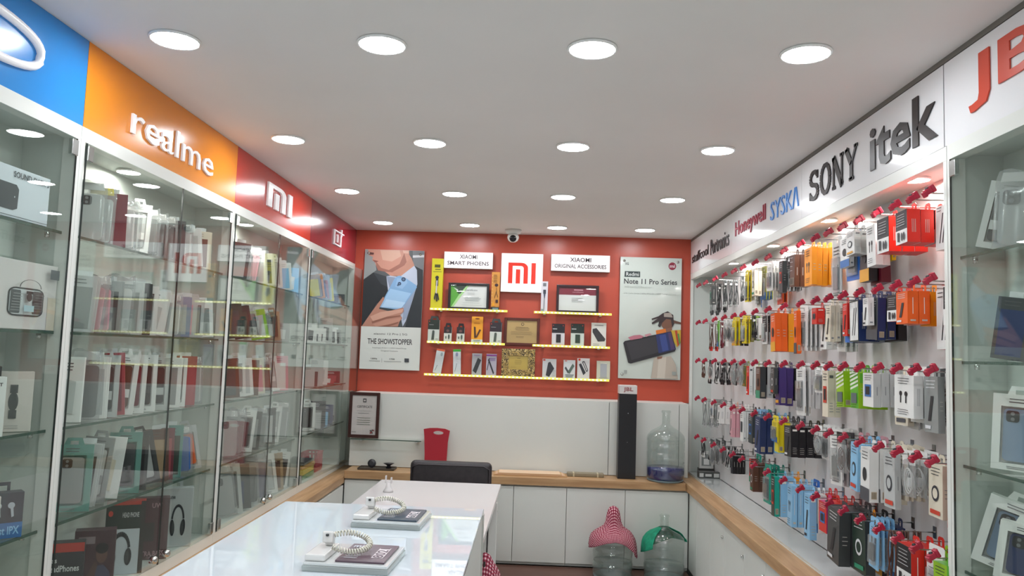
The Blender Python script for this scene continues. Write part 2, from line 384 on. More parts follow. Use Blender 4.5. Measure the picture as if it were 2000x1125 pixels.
# ================================================================== LEFT CABINETS
SH = [2.0, 1.70, 1.41, 1.12]
def hinge(parent, x, y, z, s=1):
    a = MB(); a.box(x-.006, x+.008, y-.002*s, y-.032*s, z-.024, z+.024, CHROME, .002); a.build('hinge', parent)
def lock(parent, x, y, z, s=1):
    a = MB(); a.lathe([(.0, 0), (.014, 0), (.016, .004), (.013, .016), (.006, .02), (0, .02)], CHROME, n=18)
    a.xform(Matrix.Translation((x, y, z)) @ Matrix.Rotation(R(90*s), 4, 'Y')); a.tube([(x, y-.02, z-.004), (x+s*.004, y+.02, z-.004)], .004, STEEL); a.build('lock', parent)
def cabinet(side, ya, yb, label, doors, name='display_cabinet'):
    s = 1 if side == 'L' else -1                    # s: direction from lining towards the aisle
    XF = XL if side == 'L' else XR; XB = XLb if side == 'L' else XRb
    t = thing(name, label, 'display cabinet', (XF, (ya+yb)/2, .786), 0, 'glass display cabinets on the left' if side == 'L' else None)
    yc = (ya+yb)/2; h = (yb-ya)/2; D = abs(XB-XF); T = .0235
    def X(d): return -s*d                            # d metres behind the front
    a = MB(); H = 2.33-.786
    a.box(X(0), X(.04), -h+.0006, -h+T, .044, H-.044, LAM); a.box(X(0), X(.04), h-T, h-.0006, .044, H-.044, LAM)
    a.box(X(0), X(.04), -h+.0006, h-.0006, H-.044, H, LAM); a.box(X(0), X(.04), -h+.0006, h-.0006, .0, .044, LAM); a.build('frame', t)
    a = MB(); a.box(X(D-.006), X(D+.006), -h, h, 0, H, INNER); a.build('back_panel', t)
    for q in (-1, 1):
        a = MB(); a.box(X(.04), X(D-.006), q*(h-.001), q*(h-.012), 0, H-.02, INNER); a.build('side_panel', t)
    a = MB(); a.box(X(.04), X(D-.006), -h+.012, h-.012, H-.03, H-.01, INNER); a.build('top_panel', t)
    a = MB(); a.box(X(.04), X(D-.006), -h+.012, h-.012, .03, .0445, INNER); a.build('bottom_panel', t)
    for z in SH:
        a = MB(); z0 = z-.786
        a.box(X(.026), X(D-.008), -h+.014, h-.014, z0-.009, z0-.0008, GLASS)
        a.box(X(.022), X(.026), -h+.014, h-.014, z0-.009, z0-.0008, GEDGE); sh_ = a.build('glass_shelf', t)
        for y in (-h+.05, h-.05):
            a = MB(); a.lathe([(0, 0), (.007, 0), (.007, -.014), (0, -.014)], CHROME, (X(.05), y, z0-.0095), 10); a.build('shelf_pin', sh_)
    for k, (d0, d1, ang, hy) in enumerate(doors):
        d0 -= yc; d1 -= yc; z0, z1 = .048, H-.047
        a = MB(); hyy = hy-yc; o = MB()
        a.box(X(-.001), X(-.006), d0+.0015, d1-.0015, z0, z1, GLASS)
        for yy in (d0+.0015, d1-.0015): a.box(X(-.001), X(-.006), yy-.001, yy+.001, z0, z1, M('#232b28', .3))
        d = a.build('glass_door', t)
        e = 1 if abs(hyy-d0) < abs(hyy-d1) else -1
        hinge(d, X(-.003), hyy, z1-.03, -e); hinge(d, X(-.003), hyy, z0+.03, -e)
        other = d1-.05 if e == 1 else d0+.05
        lock(d, X(-.006), other, z0+.03, s)
        if ang:
            pv = Vector((X(-.003), hyy, 0)); d.matrix_local = Matrix.Translation(pv) @ Matrix.Rotation(ang, 4, 'Z') @ Matrix.Translation(-pv)
    return t
cabinet('L', 1.09, 2.311, 'white framed glass display cabinet under the blue sign', [(1.115, 1.70, 0, 1.115), (1.70, 2.287, 0, 2.287)])
cabinet('L', 2.311, 3.535, 'white framed glass display cabinet under the orange sign', [(2.336, 3.007, 0, 2.336), (3.007, 3.510, 0, 3.51)])
cabinet('L', 3.535, 4.782, 'white framed glass display cabinet under the red sign', [(3.56, 4.196, 0, 3.56), (4.196, 4.757, 0, 4.757)])
cabinet('L', 4.782, YB-.014, 'white framed glass display cabinet under the crimson sign, door ajar', [(4.807, 5.99, R(-3.0), 4.807)])
tcr = cabinet('R', 1.09, 2.286, 'white framed glass display cabinet at right under the orange-red lettering', [(1.115, 2.262, 0, 2.262)])
# cabinet lamps
LMc = lamp_meshes(.040)
EMc = M('#fbf8f2', .4, emit=CLAMP)
def small_lamp(x, y, z, label, g):
    t = thing('cabinet_spotlight', label, 'cabinet light', (x, y, z), 0, g); put('trim_ring', LMc[0], t)
    a = MB(); a.lathe([(0, -.009), (.03, -.008), (.0395, -.006), (.0395, -.0015), (0, -.0015)], EMc, n=20); a.build('diffuser', t)
for y, c_ in ((2.78, 'orange'), (3.95, 'red')):
    small_lamp(-1.50, y, 2.299, f'small round light inside the top of the cabinet under the {c_} sign', 'lights inside the left cabinets')

# ------------------------------------------------------------------ counters and base units
b = MB(); b.box(-1.60, -1.288, 1.0, YB-.014, .735, .785, WOODY, .002)
o = b.build('worktop', None, label='long oak worktop under the left glass cabinets', category='worktop')
b = MB(); b.box(-1.286, 1.087, 5.507, YB-.014, .77, .822, WOODX, .002)
o = b.build('worktop', None, label='oak worktop along the back wall carrying the water jug', category='worktop')
b = MB(); b.box(1.0885, 1.199, 1.0, YB-.014, .77, .824, WOODY, .002)
o = b.build('worktop', None, label='long oak worktop edge below the hook wall on right', category='worktop')
def base_unit(ox, oy, w_, rot, label, gr, nd=1, hh=.77, depth=.2, zb=.227, knob=0):
    """origin at left front bottom corner; local x along the front, front faces -y"""
    t = thing('base_cabinet', label, 'cabinet', (ox, oy, zb), rot, gr); H = hh-zb-.001
    a = MB(); a.box(.0008, w_-.0008, .019, depth, 0, H, LAMW); a.build('carcass', t)
    for i in range(nd):
        a = MB(); a.box(i*w_/nd+.0015, (i+1)*w_/nd-.0015, 0, .018, .02, H-.012, LAMW, .0015); d = a.build('door', t)
        if knob:
            a = MB(); kx = (i+1)*w_/nd-.03 if i % 2 == 0 else i*w_/nd+.03
            a.lathe([(0, 0), (.009, 0), (.009, .01), (0, .012)], CHROME, n=14); a.xform(Matrix.Translation((kx, 0, H-.09)) @ Matrix.Rotation(R(90), 4, 'X')); a.build('lock', d)
    return t
xs = [-1.2868, -.87, -.48, -.099, .269, .674, 1.1105]
nm = ['behind the corner of the left worktop', 'below the wrapped tape tray', 'behind the black chair', 'just right of the white table', 'left of the jug with red checked cloth', 'behind the two floor water jugs']
for i in range(6):
    base_unit(xs[i], 5.525, xs[i+1]-xs[i], 0, f'white cupboard under the back worktop, {nm[i]}', 'white cupboards under the back worktop')
ys = [5.252, 4.867, 4.524, 4.098, 3.739, 3.35, 2.95, 2.55, 2.15, 1.75, 1.35, 1.0]
near = 5.51
for i, y in enumerate(ys):
    lab = ['first', 'second', 'third', 'fourth', 'fifth', 'sixth', 'seventh', 'eighth', 'ninth', 'tenth', 'eleventh', 'twelfth'][i]
    base_unit(1.112, near, near-y, R(-90), f'white cupboard under the hook wall worktop, {lab} counted from the back corner', 'white cupboards under the right worktop', depth=.17, hh=.77, zb=0.0 if near < 5.1 else .227, knob=1 if i in (2, 3, 4) else 0)
    near = y
near = 5.51; i = 0
for y in (4.73, 4.30, 3.87, 3.44, 3.0):
    lab = ['nearest the back corner', 'second from the back corner', 'third from the back corner', 'fourth from the back corner', 'fifth from the back corner'][i]; i += 1
    base_unit(-1.2885, y, near-y, R(90), f'white cupboard under the left worktop, {lab}', 'white cupboards under the left worktop', depth=.2, hh=.735, zb=0 if near < 5.1 else .227)
    near = y

# ================================================================== HOOK WALL (right)
yA, yZ = 2.288, YB-.014
b = MB(); b.box(XRb, XRb+.02, yA, yZ, .838, 2.31, PEG); b.build('hook_wall_board', None, label='tall white back board that all the display hooks stick out of', category='display board')
tn = thing('hook_wall_frame', 'white frame with posts around the recessed hook wall', 'display frame', (XR, (yA+yZ)/2, .775))
def nf(name, *bx):
    b = MB()
    for q in bx: b.box(*q)
    b.xform(Matrix.Translation((-XR, -(yA+yZ)/2, -.775))); b.build(name, tn)
nf('top_rail', (XR, XR+.03, yA, yZ, 2.287, 2.329, LAM)); nf('top_panel', (XR+.03, XRb, yA, yZ, 2.31, 2.329, LAM))
nf('post', (XR, XR+.035, yA, yA+.019, .8265, 2.2865, LAM)); nf('side_panel', (XR+.035, XRb, yA, yA+.012, .836, 2.31, INNER))
nf('post', (XR, XR+.02, yZ-.02, yZ, .8265, 2.2865, LAM)); nf('side_panel', (XR+.02, XRb, yZ-.012, yZ, .836, 2.31, INNER))
nf('sill', (XR, XRb+.02, yA, yZ, .775, .826, LAM))
PLATE = M('#c9cdcb', .1, coat=.6)
b = MB(); b.box(XR+.002, XRb-.002, yA+.02, yZ-.022, .827, .835, PLATE); b.build('glass_ledge', None, label='glossy pale glass ledge at the foot of the hook wall', category='ledge')
for y, l in ((2.62, 'nearest the white post'), (3.42, 'second from the white post'), (4.22, 'third from the white post'), (5.05, 'farthest, beside the red wall')):
    small_lamp(1.275, y, 2.3098, f'small round light above the hook wall, {l}', 'lights above the hook wall')

HY = [2.345, 2.445, 2.565, 2.70, 2.85, 3.00, 3.145, 3.29, 3.47, 3.70, 3.95, 4.18, 4.42, 4.62, 4.85, 5.10, 5.38, 5.60]
HZ = [2.200, 1.935, 1.665, 1.400, 1.130]
ORD = ['first', 'second', 'third', 'fourth', 'fifth', 'sixth', 'seventh', 'eighth', 'ninth', 'tenth', 'eleventh', 'twelfth', 'thirteenth', 'fourteenth', 'fifteenth', 'sixteenth', 'seventeenth', 'eighteenth', 'nineteenth', 'twentieth'] + ['twenty-'+q for q in ('first', 'second', 'third', 'fourth', 'fifth', 'sixth', 'seventh', 'eighth', 'ninth')] + ['thirtieth'] + ['thirty-'+q for q in ('first', 'second', 'third', 'fourth', 'fifth', 'sixth', 'seventh', 'eighth', 'ninth')]
ROWN = ['top row', 'second row', 'middle row', 'fourth row', 'bottom row']
TAG = M('#a8203a', .35)
# hook meshes (local: rod runs -x from the board, origin at the board)
a = MB(); a.box(-.003, 0, -.011, .011, -.02, .02, STEEL, .001); a.lathe([(0, 0), (.008, 0), (.008, .004), (0, .005)], STEEL, n=10)
HP = a.mesh('mounting_plate')
a = MB(); a.tube([(-.002, 0, 0), (-.05, 0, 0), (-.17, 0, 0), (-.184, 0, .002), (-.192, 0, .010)], .0024, CHROME, 6); HRod = a.mesh('rod')
a = MB()
a.box(-.016, .012, -.008, .008, -.008, .010, TAG, .003); a.box(.006, .018, -.011, .011, -.010, .014, TAG, .003); a.box(-.021, -.013, -.010, .010, -.011, .006, TAG, .002)
a.xform(Matrix.Translation((-.186, 0, .006)) @ Matrix.Rotation(R(-32), 4, 'Y')); HTag = a.mesh('security_tag')
a = MB(); a.lathe([(0, -.006), (.006, -.004), (.007, .0), (.006, .004), (0, .006)], M('#2a2a2c', .3), (-.192, 0, .012), 10); HBall = a.mesh('end_cap')

# ---- pack prototypes: origin at the hang hole, body hangs below, front faces -y, width along x
PAL = dict(white='#e4e3e0', cream='#ddd3bf', red='#d4281c', orange='#e8601c', amber='#f59a1a', yellow='#e6d022', lime='#93c11f', green='#5fb02c', olive='#8a8b3a',
           teal='#1f9c88', sky='#8ec2e6', blue='#2f6ec4', navy='#25335e', purple='#43306e', magenta='#c22a72', pink='#dba0aa', maroon='#6e1f2e', brown='#5c3a2c', tan='#a58a6a',
           grey='#8d908e', silver='#b9bbba', charcoal='#3e4142', black='#1e1c1f', darkgreen='#26382e', lightgrey='#bfc1be', peach='#e8b08a', slate='#8796ad', rose='#a8464e', sage='#64958b')
def P(c): return PAL.get(c, c)
_pc = {}
def front_art(kind, w_, h_, y, front, seed, ink=None, d_=0):
    rnd = random.Random(f'{seed}{w_}{h_}{front}{d_}'); A = Art(lambda a_, b_, k: ((a_-.5)*w_, y-.0004*k, -.014-h_+b_*h_)); dark = ink or '#26262a'
    light = front in ('white', 'cream', 'lightgrey', 'silver', 'sky', 'pink', 'peach', 'yellow', 'lime', 'green', 'amber'); tx = '#33333a' if light else '#d8d8da'
    if kind == 'split':                # black top, white lower part with two dark items
        A.rect(0, .42, 1, 1, '#232124'); A.rect(0, 0, 1, .42, '#e2e1de'); A.lines(.12, .85, .88, .56, 5, '#b5b5b5', .018)
        A.rect(.2, .08, .38, .36, dark); A.ell(.6, .2, .07, .13, dark); A.ell(.8, .2, .07, .13, dark)
    elif kind == 'pens':
        A.rect(.06, .03, .94, .97, '#dedddb')
        for q in (.3, .52): A.poly([(q, .15), (q+.07, .15), (q+.30, .82), (q+.22, .82)], dark)
        A.lines(.1, .5, .95, .88, 2, tx, .015)
    elif kind == 'cable':
        L = [(.3, .62)]
        for i in range(13): t = math.pi*i/12; L.append((.5-.2*math.cos(t), .45-.28*math.sin(t)))
        L.append((.7, .62)); A.line(L, .035, dark); A.rect(.24, .6, .36, .72, dark); A.rect(.64, .6, .76, .72, dark); A.lines(.2, .8, .94, .84, 3, tx, .012)
    elif kind == 'phone':
        A.poly([(.22, .12), (.66, .07), (.80, .62), (.36, .68)], dark); A.lines(.15, .75, .93, .8, 3, tx, .015)
    elif kind == 'stripe':
        for i in range(5): A.poly([(0, .5+i*.11), (1, .62+i*.11 if i < 4 else 1), (1, min(1, .68+i*.11)), (0, .56+i*.11)], '#dfe6d0')
        A.rect(.15, .14, .85, .42, '#5d6a6a'); A.lines(.1, .9, .1, .04, 2, '#3f5a20', .015)
    elif kind == 'barcode':
        A.rect(.1, .05, .9, .28, '#8c8070'); [A.rect(.15+.08*i, .07, .18+.08*i, .26, '#3a3230') for i in range(9)]; A.lines(.2, .8, .9, .5, 4, tx, .012)
    elif kind == 'window':
        A.rect(.14, .1, .86, .8, '#8f908d'); A.rect(.24, .15, .76, .74, dark); A.lines(.15, .8, .95, .87, 2, tx, .015)
    elif kind == 'buds':
        for q in (.34, .62): A.ell(q, .56, .08, .06, dark); A.rect(q-.03, .34, q+.03, .56, dark)
        A.lines(.2, .8, .92, .8, 3, tx, .014); A.lines(.2, .8, .18, .08, 3, tx, .012)
    else:
        v5 = rnd.randrange(4); ac = rnd.choice(['#c8402c', '#3a6fb0', '#e0a030', '#4a4c52', '#2f8a6a'])
        A.lines(.15, .85, .92, .8, 3, tx, .014)
        if v5 == 0: A.rect(0, 0, 1, .25, ac); A.ell(.5, .5, .22, .13, dark)
        elif v5 == 1: A.rect(.2, .3, .8, .66, ac); A.rect(.3, .36, .7, .6, dark)
        elif v5 == 2: A.poly([(.3, .2), (.5, .2), (.72, .65), (.52, .65)], dark); A.rect(.1, .06, .5, .12, tx)
        else: A.ell(.5, .45, .26, .15, tx); A.ell(.5, .45, .18, .1, front if front.startswith('#') else P(front)); A.rect(.15, .06, .85, .14, ac)
    return A
def pack_meshes(kind, col, art, w_, h_, d, side=None, seed=0):
    key = (kind, col, art, w_, h_, d, side)
    if key in _pc: return _pc[key]
    out = []; f = P(col); s = P(side or col); z0, z1 = -.014-h_, -.014
    if kind in ('box', 'card'):
        a = MB(); a.box(-w_/2, w_/2, -d/2, d/2, z0, z1, M(s, .35)); a.add([(-w_/2, -d/2-.0003, z0), (w_/2, -d/2-.0003, z0), (w_/2, -d/2-.0003, z1), (-w_/2, -d/2-.0003, z1)], [(0, 1, 2, 3)], M(f, .35))
        out.append(('carton' if kind == 'box' else 'backing_card', a.mesh('carton')))
        a = MB(); tw = w_*.45 if kind == 'box' else w_*.98; yb = d/2
        a.prism([(-tw/2, z1), (-tw/2, .008), (-tw/2+.008, .014), (tw/2-.008, .014), (tw/2, .008), (tw/2, z1), (.006, z1), (.006, .004), (-.006, .004), (-.006, z1)], M(s, .4), yb-.0012, yb); out.append(('hang_tab', a.mesh('hang_tab')))
        A = front_art(art, w_, h_, -d/2-.0004, col, seed, d_=d); out.append(('printed_front', A.mb.mesh('printed_front')))
        # print on the narrow side towards the door end
        A = Art(lambda a_, b_, k: (w_/2+.0004*k, (a_-.5)*d, z0+b_*h_)); lt = '#e8e4dc' if (side or col) not in ('white', 'cream', 'silver', 'lightgrey', 'yellow') else '#55565a'
        vr = random.Random(str(key)).randrange(5); lt2 = '#b8b4ac' if lt == '#e8e4dc' else '#8a8b8e'
        if vr == 0: A.rect(.46, .3, .52, .8, lt); A.rect(.25, .08, .75, .13, lt2)
        elif vr == 1: A.text('|||', .36, .3, .64, .7, lt2, 0, ang=0) if d > .028 else A.rect(.44, .35, .56, .6, lt2)
        elif vr == 2: A.lines(.2, .8, .3, .12, 4, lt2, .012); A.rect(.2, .84, .8, .9, lt)
        elif vr == 3: A.rect(.15, .70, .85, .97, f); A.lines(.25, .75, .55, .4, 3, lt2, .012)
        else: A.rect(.2, .06, .8, .2, '#c9b9a0'); [A.rect(.25+.1*q, .07, .29+.1*q, .19, '#4a443e') for q in range(5)]
        out.append(('printed_side', A.mb.mesh('printed_side')))
        if kind == 'card':
            a = MB(); a.box(-w_*.38, w_*.38, -d/2-.012, -d/2-.0008, z0+h_*.1, z1-h_*.25, FILM, .004); out.append(('blister', a.mesh('blister')))
            a = MB(); a.box(-w_*.22, w_*.22, -d/2-.010, -d/2-.002, z0+h_*.18, z1-h_*.42, M(P(seed if isinstance(seed, str) else 'charcoal'), .4), .002); out.append(('accessory', a.mesh('accessory')))
    elif kind == 'bag':
        a = MB(); nx, nz = 6, 9; vs = []
        for sgn in (-1, 1):
            for j in range(nz+1):
                for i in range(nx+1):
                    u, v = i/nx, j/nz; bulge = (math.sin(math.pi*u)*math.sin(math.pi*v))**.6*d/2
                    vs.append(((u-.5)*w_, sgn*(bulge+.0005)+.0015*math.sin(9*u+7*v+sgn), z0+v*h_))
        fs = []
        for k in range(2):
            o_ = k*(nx+1)*(nz+1)
            for j in range(nz):
                for i in range(nx): q = o_+j*(nx+1)+i; fs.append((q, q+1, q+nx+2, q+nx+1))
        a.add(vs, fs, FILM, True); out.append(('plastic_pouch', a.mesh('plastic_pouch')))
        a = MB(); a.prism([(-w_/2, z1-.02), (-w_/2, .012), (w_/2, .012), (w_/2, z1-.02), (.006, z1-.02), (.006, .004), (-.006, .004), (-.006, z1-.02)], M(s, .45), -.001, .001); out.append(('header_card', a.mesh('header_card')))
        a = MB()
        for k in range(3):
            L = []
            for i in range(16):
                t = 2*math.pi*i/16; L.append(((w_*.30-.003*k)*math.cos(t), (k-1)*.004, z0+h_*.42+(h_*.33-.006*k)*math.sin(t)))
            a.tube(L, .0022, M(f, .45), 5, closed=True)
        a.box(-.006, .006, -.005, .005, z0+h_*.25, z0+h_*.5, M(f, .45), .002); out.append(('coiled_cable', a.mesh('coiled_cable')))
    elif kind == 'cables':
        a = MB(); rnd = random.Random(str(key))
        for k in range(5):
            x = (k-2)*w_/5; L = []
            for i in range(9): t = i/8; L.append((x*(.3+.7*t)+.004*math.sin(5*t+k), d*.3*math.sin(k*2.1+t*2), .002-(h_+.012)*t))
            a.tube(L, .0028, M(f, .45), 5)
        out.append(('cable_strands', a.mesh('cable_strands')))
        a = MB()
        for k in range(3): x = (k-1)*w_/3; a.box(x-.006, x+.006, -.005, .005, z0-.01, z0+.022, M(s, .35), .002)
        out.append(('plugs', a.mesh('plugs')))
        a = MB(); a.box(-.012, .012, -.007, .007, -.035, -.022, M('#e6e4e0', .5), .002); out.append(('tie', a.mesh('tie')))
    _pc[key] = out; return out
DESC = {'box': 'carton', 'card': 'blister card', 'bag': 'cable pouch', 'cables': 'cable bundle'}
NM = {'box': 'hanging_box', 'card': 'blister_pack', 'bag': 'cable_pouch', 'cables': 'cable_bundle'}
CW = {'charcoal': 'dark grey', 'lightgrey': 'light grey', 'darkgreen': 'dark green', 'sky': 'light blue', 'navy': 'navy blue', 'lime': 'lime green', 'amber': 'amber yellow', 'rose': 'dull red', 'sage': 'grey green', 'slate': 'blue grey'}
def hang(row, hook, kind, col, n, w_, h_, d, art='text', side=None, start=.022, seed=0, tilt=0):
    """n packs on one hook, the first nearest the board; returns nothing"""
    ms = pack_meshes(kind, col, art, w_, h_, d, side, seed)
    if kind == 'cables': step = d*1.0
    elif kind == 'card': step = max(d+.0135, .016)
    else: step = d+.0022
    for k in range(n):
        off = start + step*k + d/2
        if off > .172: break
        pos = 'alone' if n == 1 else ('frontmost' if k == n-1 else ('hindmost' if k == 0 else ORD[n-1-k]+' from front'))
        cw = CW.get(side or col, side or col)
        c2 = f'{cw} {DESC[kind]}' if (side is None or side == col) else f'{cw} and {CW.get(col, col)} {DESC[kind]}'
        if kind == 'box': c2 = c2.replace('carton', f"{'tall ' if h_ > .13 else ''}carton")
        lab = f'{c2}, {pos}, {ORD[hook]} hook from post, {ROWN[row]}'
        o = thing(NM[kind], lab, {'box': 'box', 'card': 'blister pack', 'bag': 'cable', 'cables': 'cable'}[kind], (XRb-off, HY[hook], HZ[row]), 0, f'packs hanging in the {ROWN[row]} of the hook wall')
        jit = random.uniform(-2.5, 2.5)
        o.rotation_euler = (0, R(0), R(-90+jit)); 
        for nme, me in ms: put(nme, me, o)
        o.rotation_euler = (R(0), 0, R(-90+jit)); o.matrix_world = Matrix.Translation(o.location) @ Matrix.Rotation(R(-90+jit), 4, 'Z') @ Matrix.Rotation(R(tilt+random.gauss(0, 1.8)), 4, 'Y')
used = set()
def row(r, specs):
    for hk, packs in specs.items():
        used.add((r, hk)); tot = sum(p[2]*((p[5]+.0135) if p[0] == 'card' else (p[5]+.0022))+.003 for p in packs)
        st = max(.014, min({0: .02, 1: .03, 2: .065, 3: .05, 4: .045}.get(hk, .032), .172-tot))
        for p in packs:
            kind, col, n, w_, h_, d = p[:6]; kw = p[6] if len(p) > 6 else {}
            hang(r, hk, kind, col, n, w_, h_, d, start=st, **kw)
            st += n*((d+.0135) if kind == 'card' else (d+.0022)) + .003
D = dict
row(0, {0: [('box', 'white', 2, .07, .10, .024, D(art='pens')), ('box', 'lightgrey', 1, .07, .09, .02, D())],
 1: [('box', 'white', 1, .085, .145, .030, D(art='pens')), ('box', 'white', 1, .085, .14, .03, D(art='pens'))],
 2: [('box', 'black', 1, .07, .11, .035, D(art='split', side='red')), ('box', 'white', 2, .08, .108, .042, D(art='split', side='red'))],
 3: [('box', 'black', 3, .085, .12, .042, D(art='split', side='red'))],
 4: [('box', 'darkgreen', 1, .08, .11, .022, D(side='cream')), ('box', 'yellow', 1, .08, .13, .014, D(side='yellow')), ('box', 'white', 2, .07, .15, .026, D(art='buds'))],
 5: [('box', 'maroon', 1, .09, .20, .036, D(side='maroon')), ('box', 'black', 1, .09, .19, .03, D()), ('box', 'white', 2, .08, .09, .024, D(side='lightgrey'))],
 6: [('box', 'white', 2, .08, .10, .02, D(art='cable')), ('card', 'blue', 1, .13, .17, .008, D(art='cable')), ('box', 'white', 1, .09, .12, .018, D())],
 7: [('card', 'white', 3, .08, .10, .006, D(art='text')), ('card', 'lightgrey', 1, .09, .24, .004, D(art='buds'))],
 8: [('box', 'amber', 5, .10, .165, .0225, D(art='buds', side='amber'))],
 9: [('card', 'black', 2, .08, .10, .004, D(art='text')), ('box', 'brown', 3, .06, .15, .024, D(art='barcode'))],
 10: [('card', 'charcoal', 4, .08, .15, .003, D(art='split')), ('box', 'charcoal', 1, .05, .16, .022, D())],
 11: [('card', 'orange', 2, .10, .20, .004, D(art='text')), ('card', 'white', 3, .09, .13, .004, D(art='cable'))],
 12: [('card', 'olive', 3, .09, .16, .004, D()), ('box', 'cream', 2, .06, .14, .02, D())],
 13: [('card', 'blue', 1, .09, .19, .004, D(art='split')), ('card', 'white', 2, .08, .15, .004, D(art='pens')), ('card', 'yellow', 2, .07, .16, .004, D())],
 14: [('cables', 'grey', 2, .07, .13, .03, D(side='black'))],
 15: [('cables', 'charcoal', 3, .07, .15, .035, D(side='silver'))],
 16: [('cables', 'black', 2, .07, .17, .04, D()), ('box', 'charcoal', 1, .05, .13, .03, D())],
 17: [('cables', 'grey', 2, .07, .18, .04, D(side='charcoal'))]})
row(1, {0: [('box', 'black', 1, .08, .11, .03, D(art='split', side='darkgreen')), ('box', 'white', 2, .08, .115, .034, D(art='split', side='red'))],
 1: [('box', 'red', 1, .06, .175, .024, D()), ('box', 'white', 1, .10, .185, .034, D(art='pens', side='red'))],
 2: [('box', 'amber', 1, .06, .11, .03, D(side='amber')), ('box', 'orange', 2, .08, .105, .034, D(art='text', side='orange'))],
 3: [('box', 'black', 1, .09, .10, .026, D(art='split', side='orange')), ('box', 'white', 2, .08, .09, .026, D(art='split', side='red'))],
 4: [('box', 'black', 1, .10, .155, .03, D(art='cable')), ('box', 'charcoal', 2, .10, .15, .028, D(side='navy')), ('box', 'white', 1, .05, .10, .02, D())],
 5: [('box', 'darkgreen', 3, .09, .155, .036, D(art='pens', side='navy', seed=3))],
 6: [('box', 'navy', 1, .08, .155, .036, D()), ('box', 'blue', 1, .08, .155, .03, D(art='cable', side='navy')), ('box', 'red', 1, .05, .13, .012, D())],
 7: [('card', 'white', 3, .09, .19, .006, D(art='cable')), ('box', 'cream', 2, .06, .15, .018, D())],
 8: [('box', 'white', 2, .07, .18, .026, D(side='white')), ('box', 'red', 1, .06, .07, .035, D())],
 9: [('card', 'white', 4, .11, .185, .006, D(art='cable')), ('box', 'orange', 1, .04, .2, .02, D())],
 10: [('box', 'amber', 2, .07, .19, .03, D(side='amber')), ('box', 'orange', 2, .07, .19, .030, D(side='orange'))],
 11: [('box', 'charcoal', 1, .06, .15, .026, D()), ('box', 'blue', 1, .07, .17, .026, D(side='teal')), ('card', 'silver', 3, .09, .15, .004, D(art='split'))],
 12: [('box', 'red', 2, .06, .12, .022, D(art='barcode')), ('box', 'white', 1, .05, .12, .02, D()), ('cables', 'black', 1, .06, .10, .03, D())],
 13: [('card', 'lime', 2, .08, .12, .006, D(seed='black')), ('box', 'olive', 1, .05, .13, .02, D()), ('card', 'yellow', 2, .08, .14, .006, D())],
 14: [('cables', 'brown', 2, .07, .14, .03, D(side='black')), ('card', 'yellow', 2, .08, .15, .006, D())],
 15: [('bag', 'charcoal', 4, .09, .12, .022, D(side='white'))],
 16: [('box', 'white', 1, .05, .15, .02, D()), ('cables', 'maroon', 1, .06, .15, .03, D()), ('card', 'green', 1, .06, .15, .004, D())],
 17: [('cables', 'brown', 2, .08, .17, .04, D(side='red'))]})
row(2, {0: [('box', 'charcoal', 3, .10, .14, .030, D(side='grey'))],
 1: [('bag', 'brown', 2, .11, .15, .04, D(side='charcoal')), ('box', 'grey', 1, .09, .17, .02, D())],
 2: [('card', 'white', 3, .11, .15, .008, D(art='buds')), ('box', 'white', 1, .12, .135, .03, D(art='buds'))],
 3: [('card', 'white', 2, .10, .18, .005, D(art='buds')), ('box', 'cream', 1, .09, .17, .02, D())],
 4: [('box', 'white', 4, .09, .12, .026, D(side='silver'))],
 5: [('box', 'green', 3, .07, .135, .036, D(art='stripe', side='lime'))],
 6: [('box', 'green', 2, .08, .135, .036, D(art='stripe', side='green')), ('box', 'lime', 1, .08, .14, .03, D(art='stripe', side='lime'))],
 7: [('box', 'white', 2, .09, .10, .026, D(art='window')), ('box', 'cream', 2, .06, .19, .026, D(side='cream'))],
 8: [('box', 'white', 1, .06, .20, .024, D(side='pink')), ('box', 'blue', 1, .07, .10, .03, D()), ('card', 'white', 1, .10, .10, .008, D(art='window'))],
 9: [('box', 'white', 2, .08, .18, .022, D()), ('card', 'white', 2, .12, .215, .006, D(art='cable'))],
 10: [('box', 'black', 1, .07, .16, .03, D()), ('box', 'purple', 2, .07, .185, .034, D(side='purple')), ('box', 'charcoal', 1, .06, .13, .018, D())],
 11: [('box', 'darkgreen', 2, .08, .16, .032, D(side='black')), ('box', 'charcoal', 1, .08, .16, .03, D(art='split', side='silver')), ('box', 'brown', 1, .08, .165, .03, D(side='charcoal'))],
 12: [('box', 'cream', 2, .08, .16, .022, D(art='barcode', side='cream')), ('box', 'white', 2, .08, .16, .022, D(side='white')), ('box', 'red', 1, .05, .16, .02, D(side='white'))],
 13: [('box', 'lime', 1, .07, .12, .03, D()), ('box', 'olive', 2, .07, .12, .026, D(side='olive')), ('bag', 'grey', 1, .09, .11, .03, D())],
 14: [('bag', 'grey', 3, .10, .12, .036, D(side='grey'))],
 15: [('cables', 'black', 3, .10, .12, .04, D(side='black'))],
 16: [('cables', 'black', 2, .10, .12, .045, D(side='white')), ('bag', 'black', 1, .09, .10, .03, D())],
 17: [('cables', 'white', 2, .10, .13, .045, D(side='black')), ('cables', 'brown', 1, .06, .09, .03, D())]})
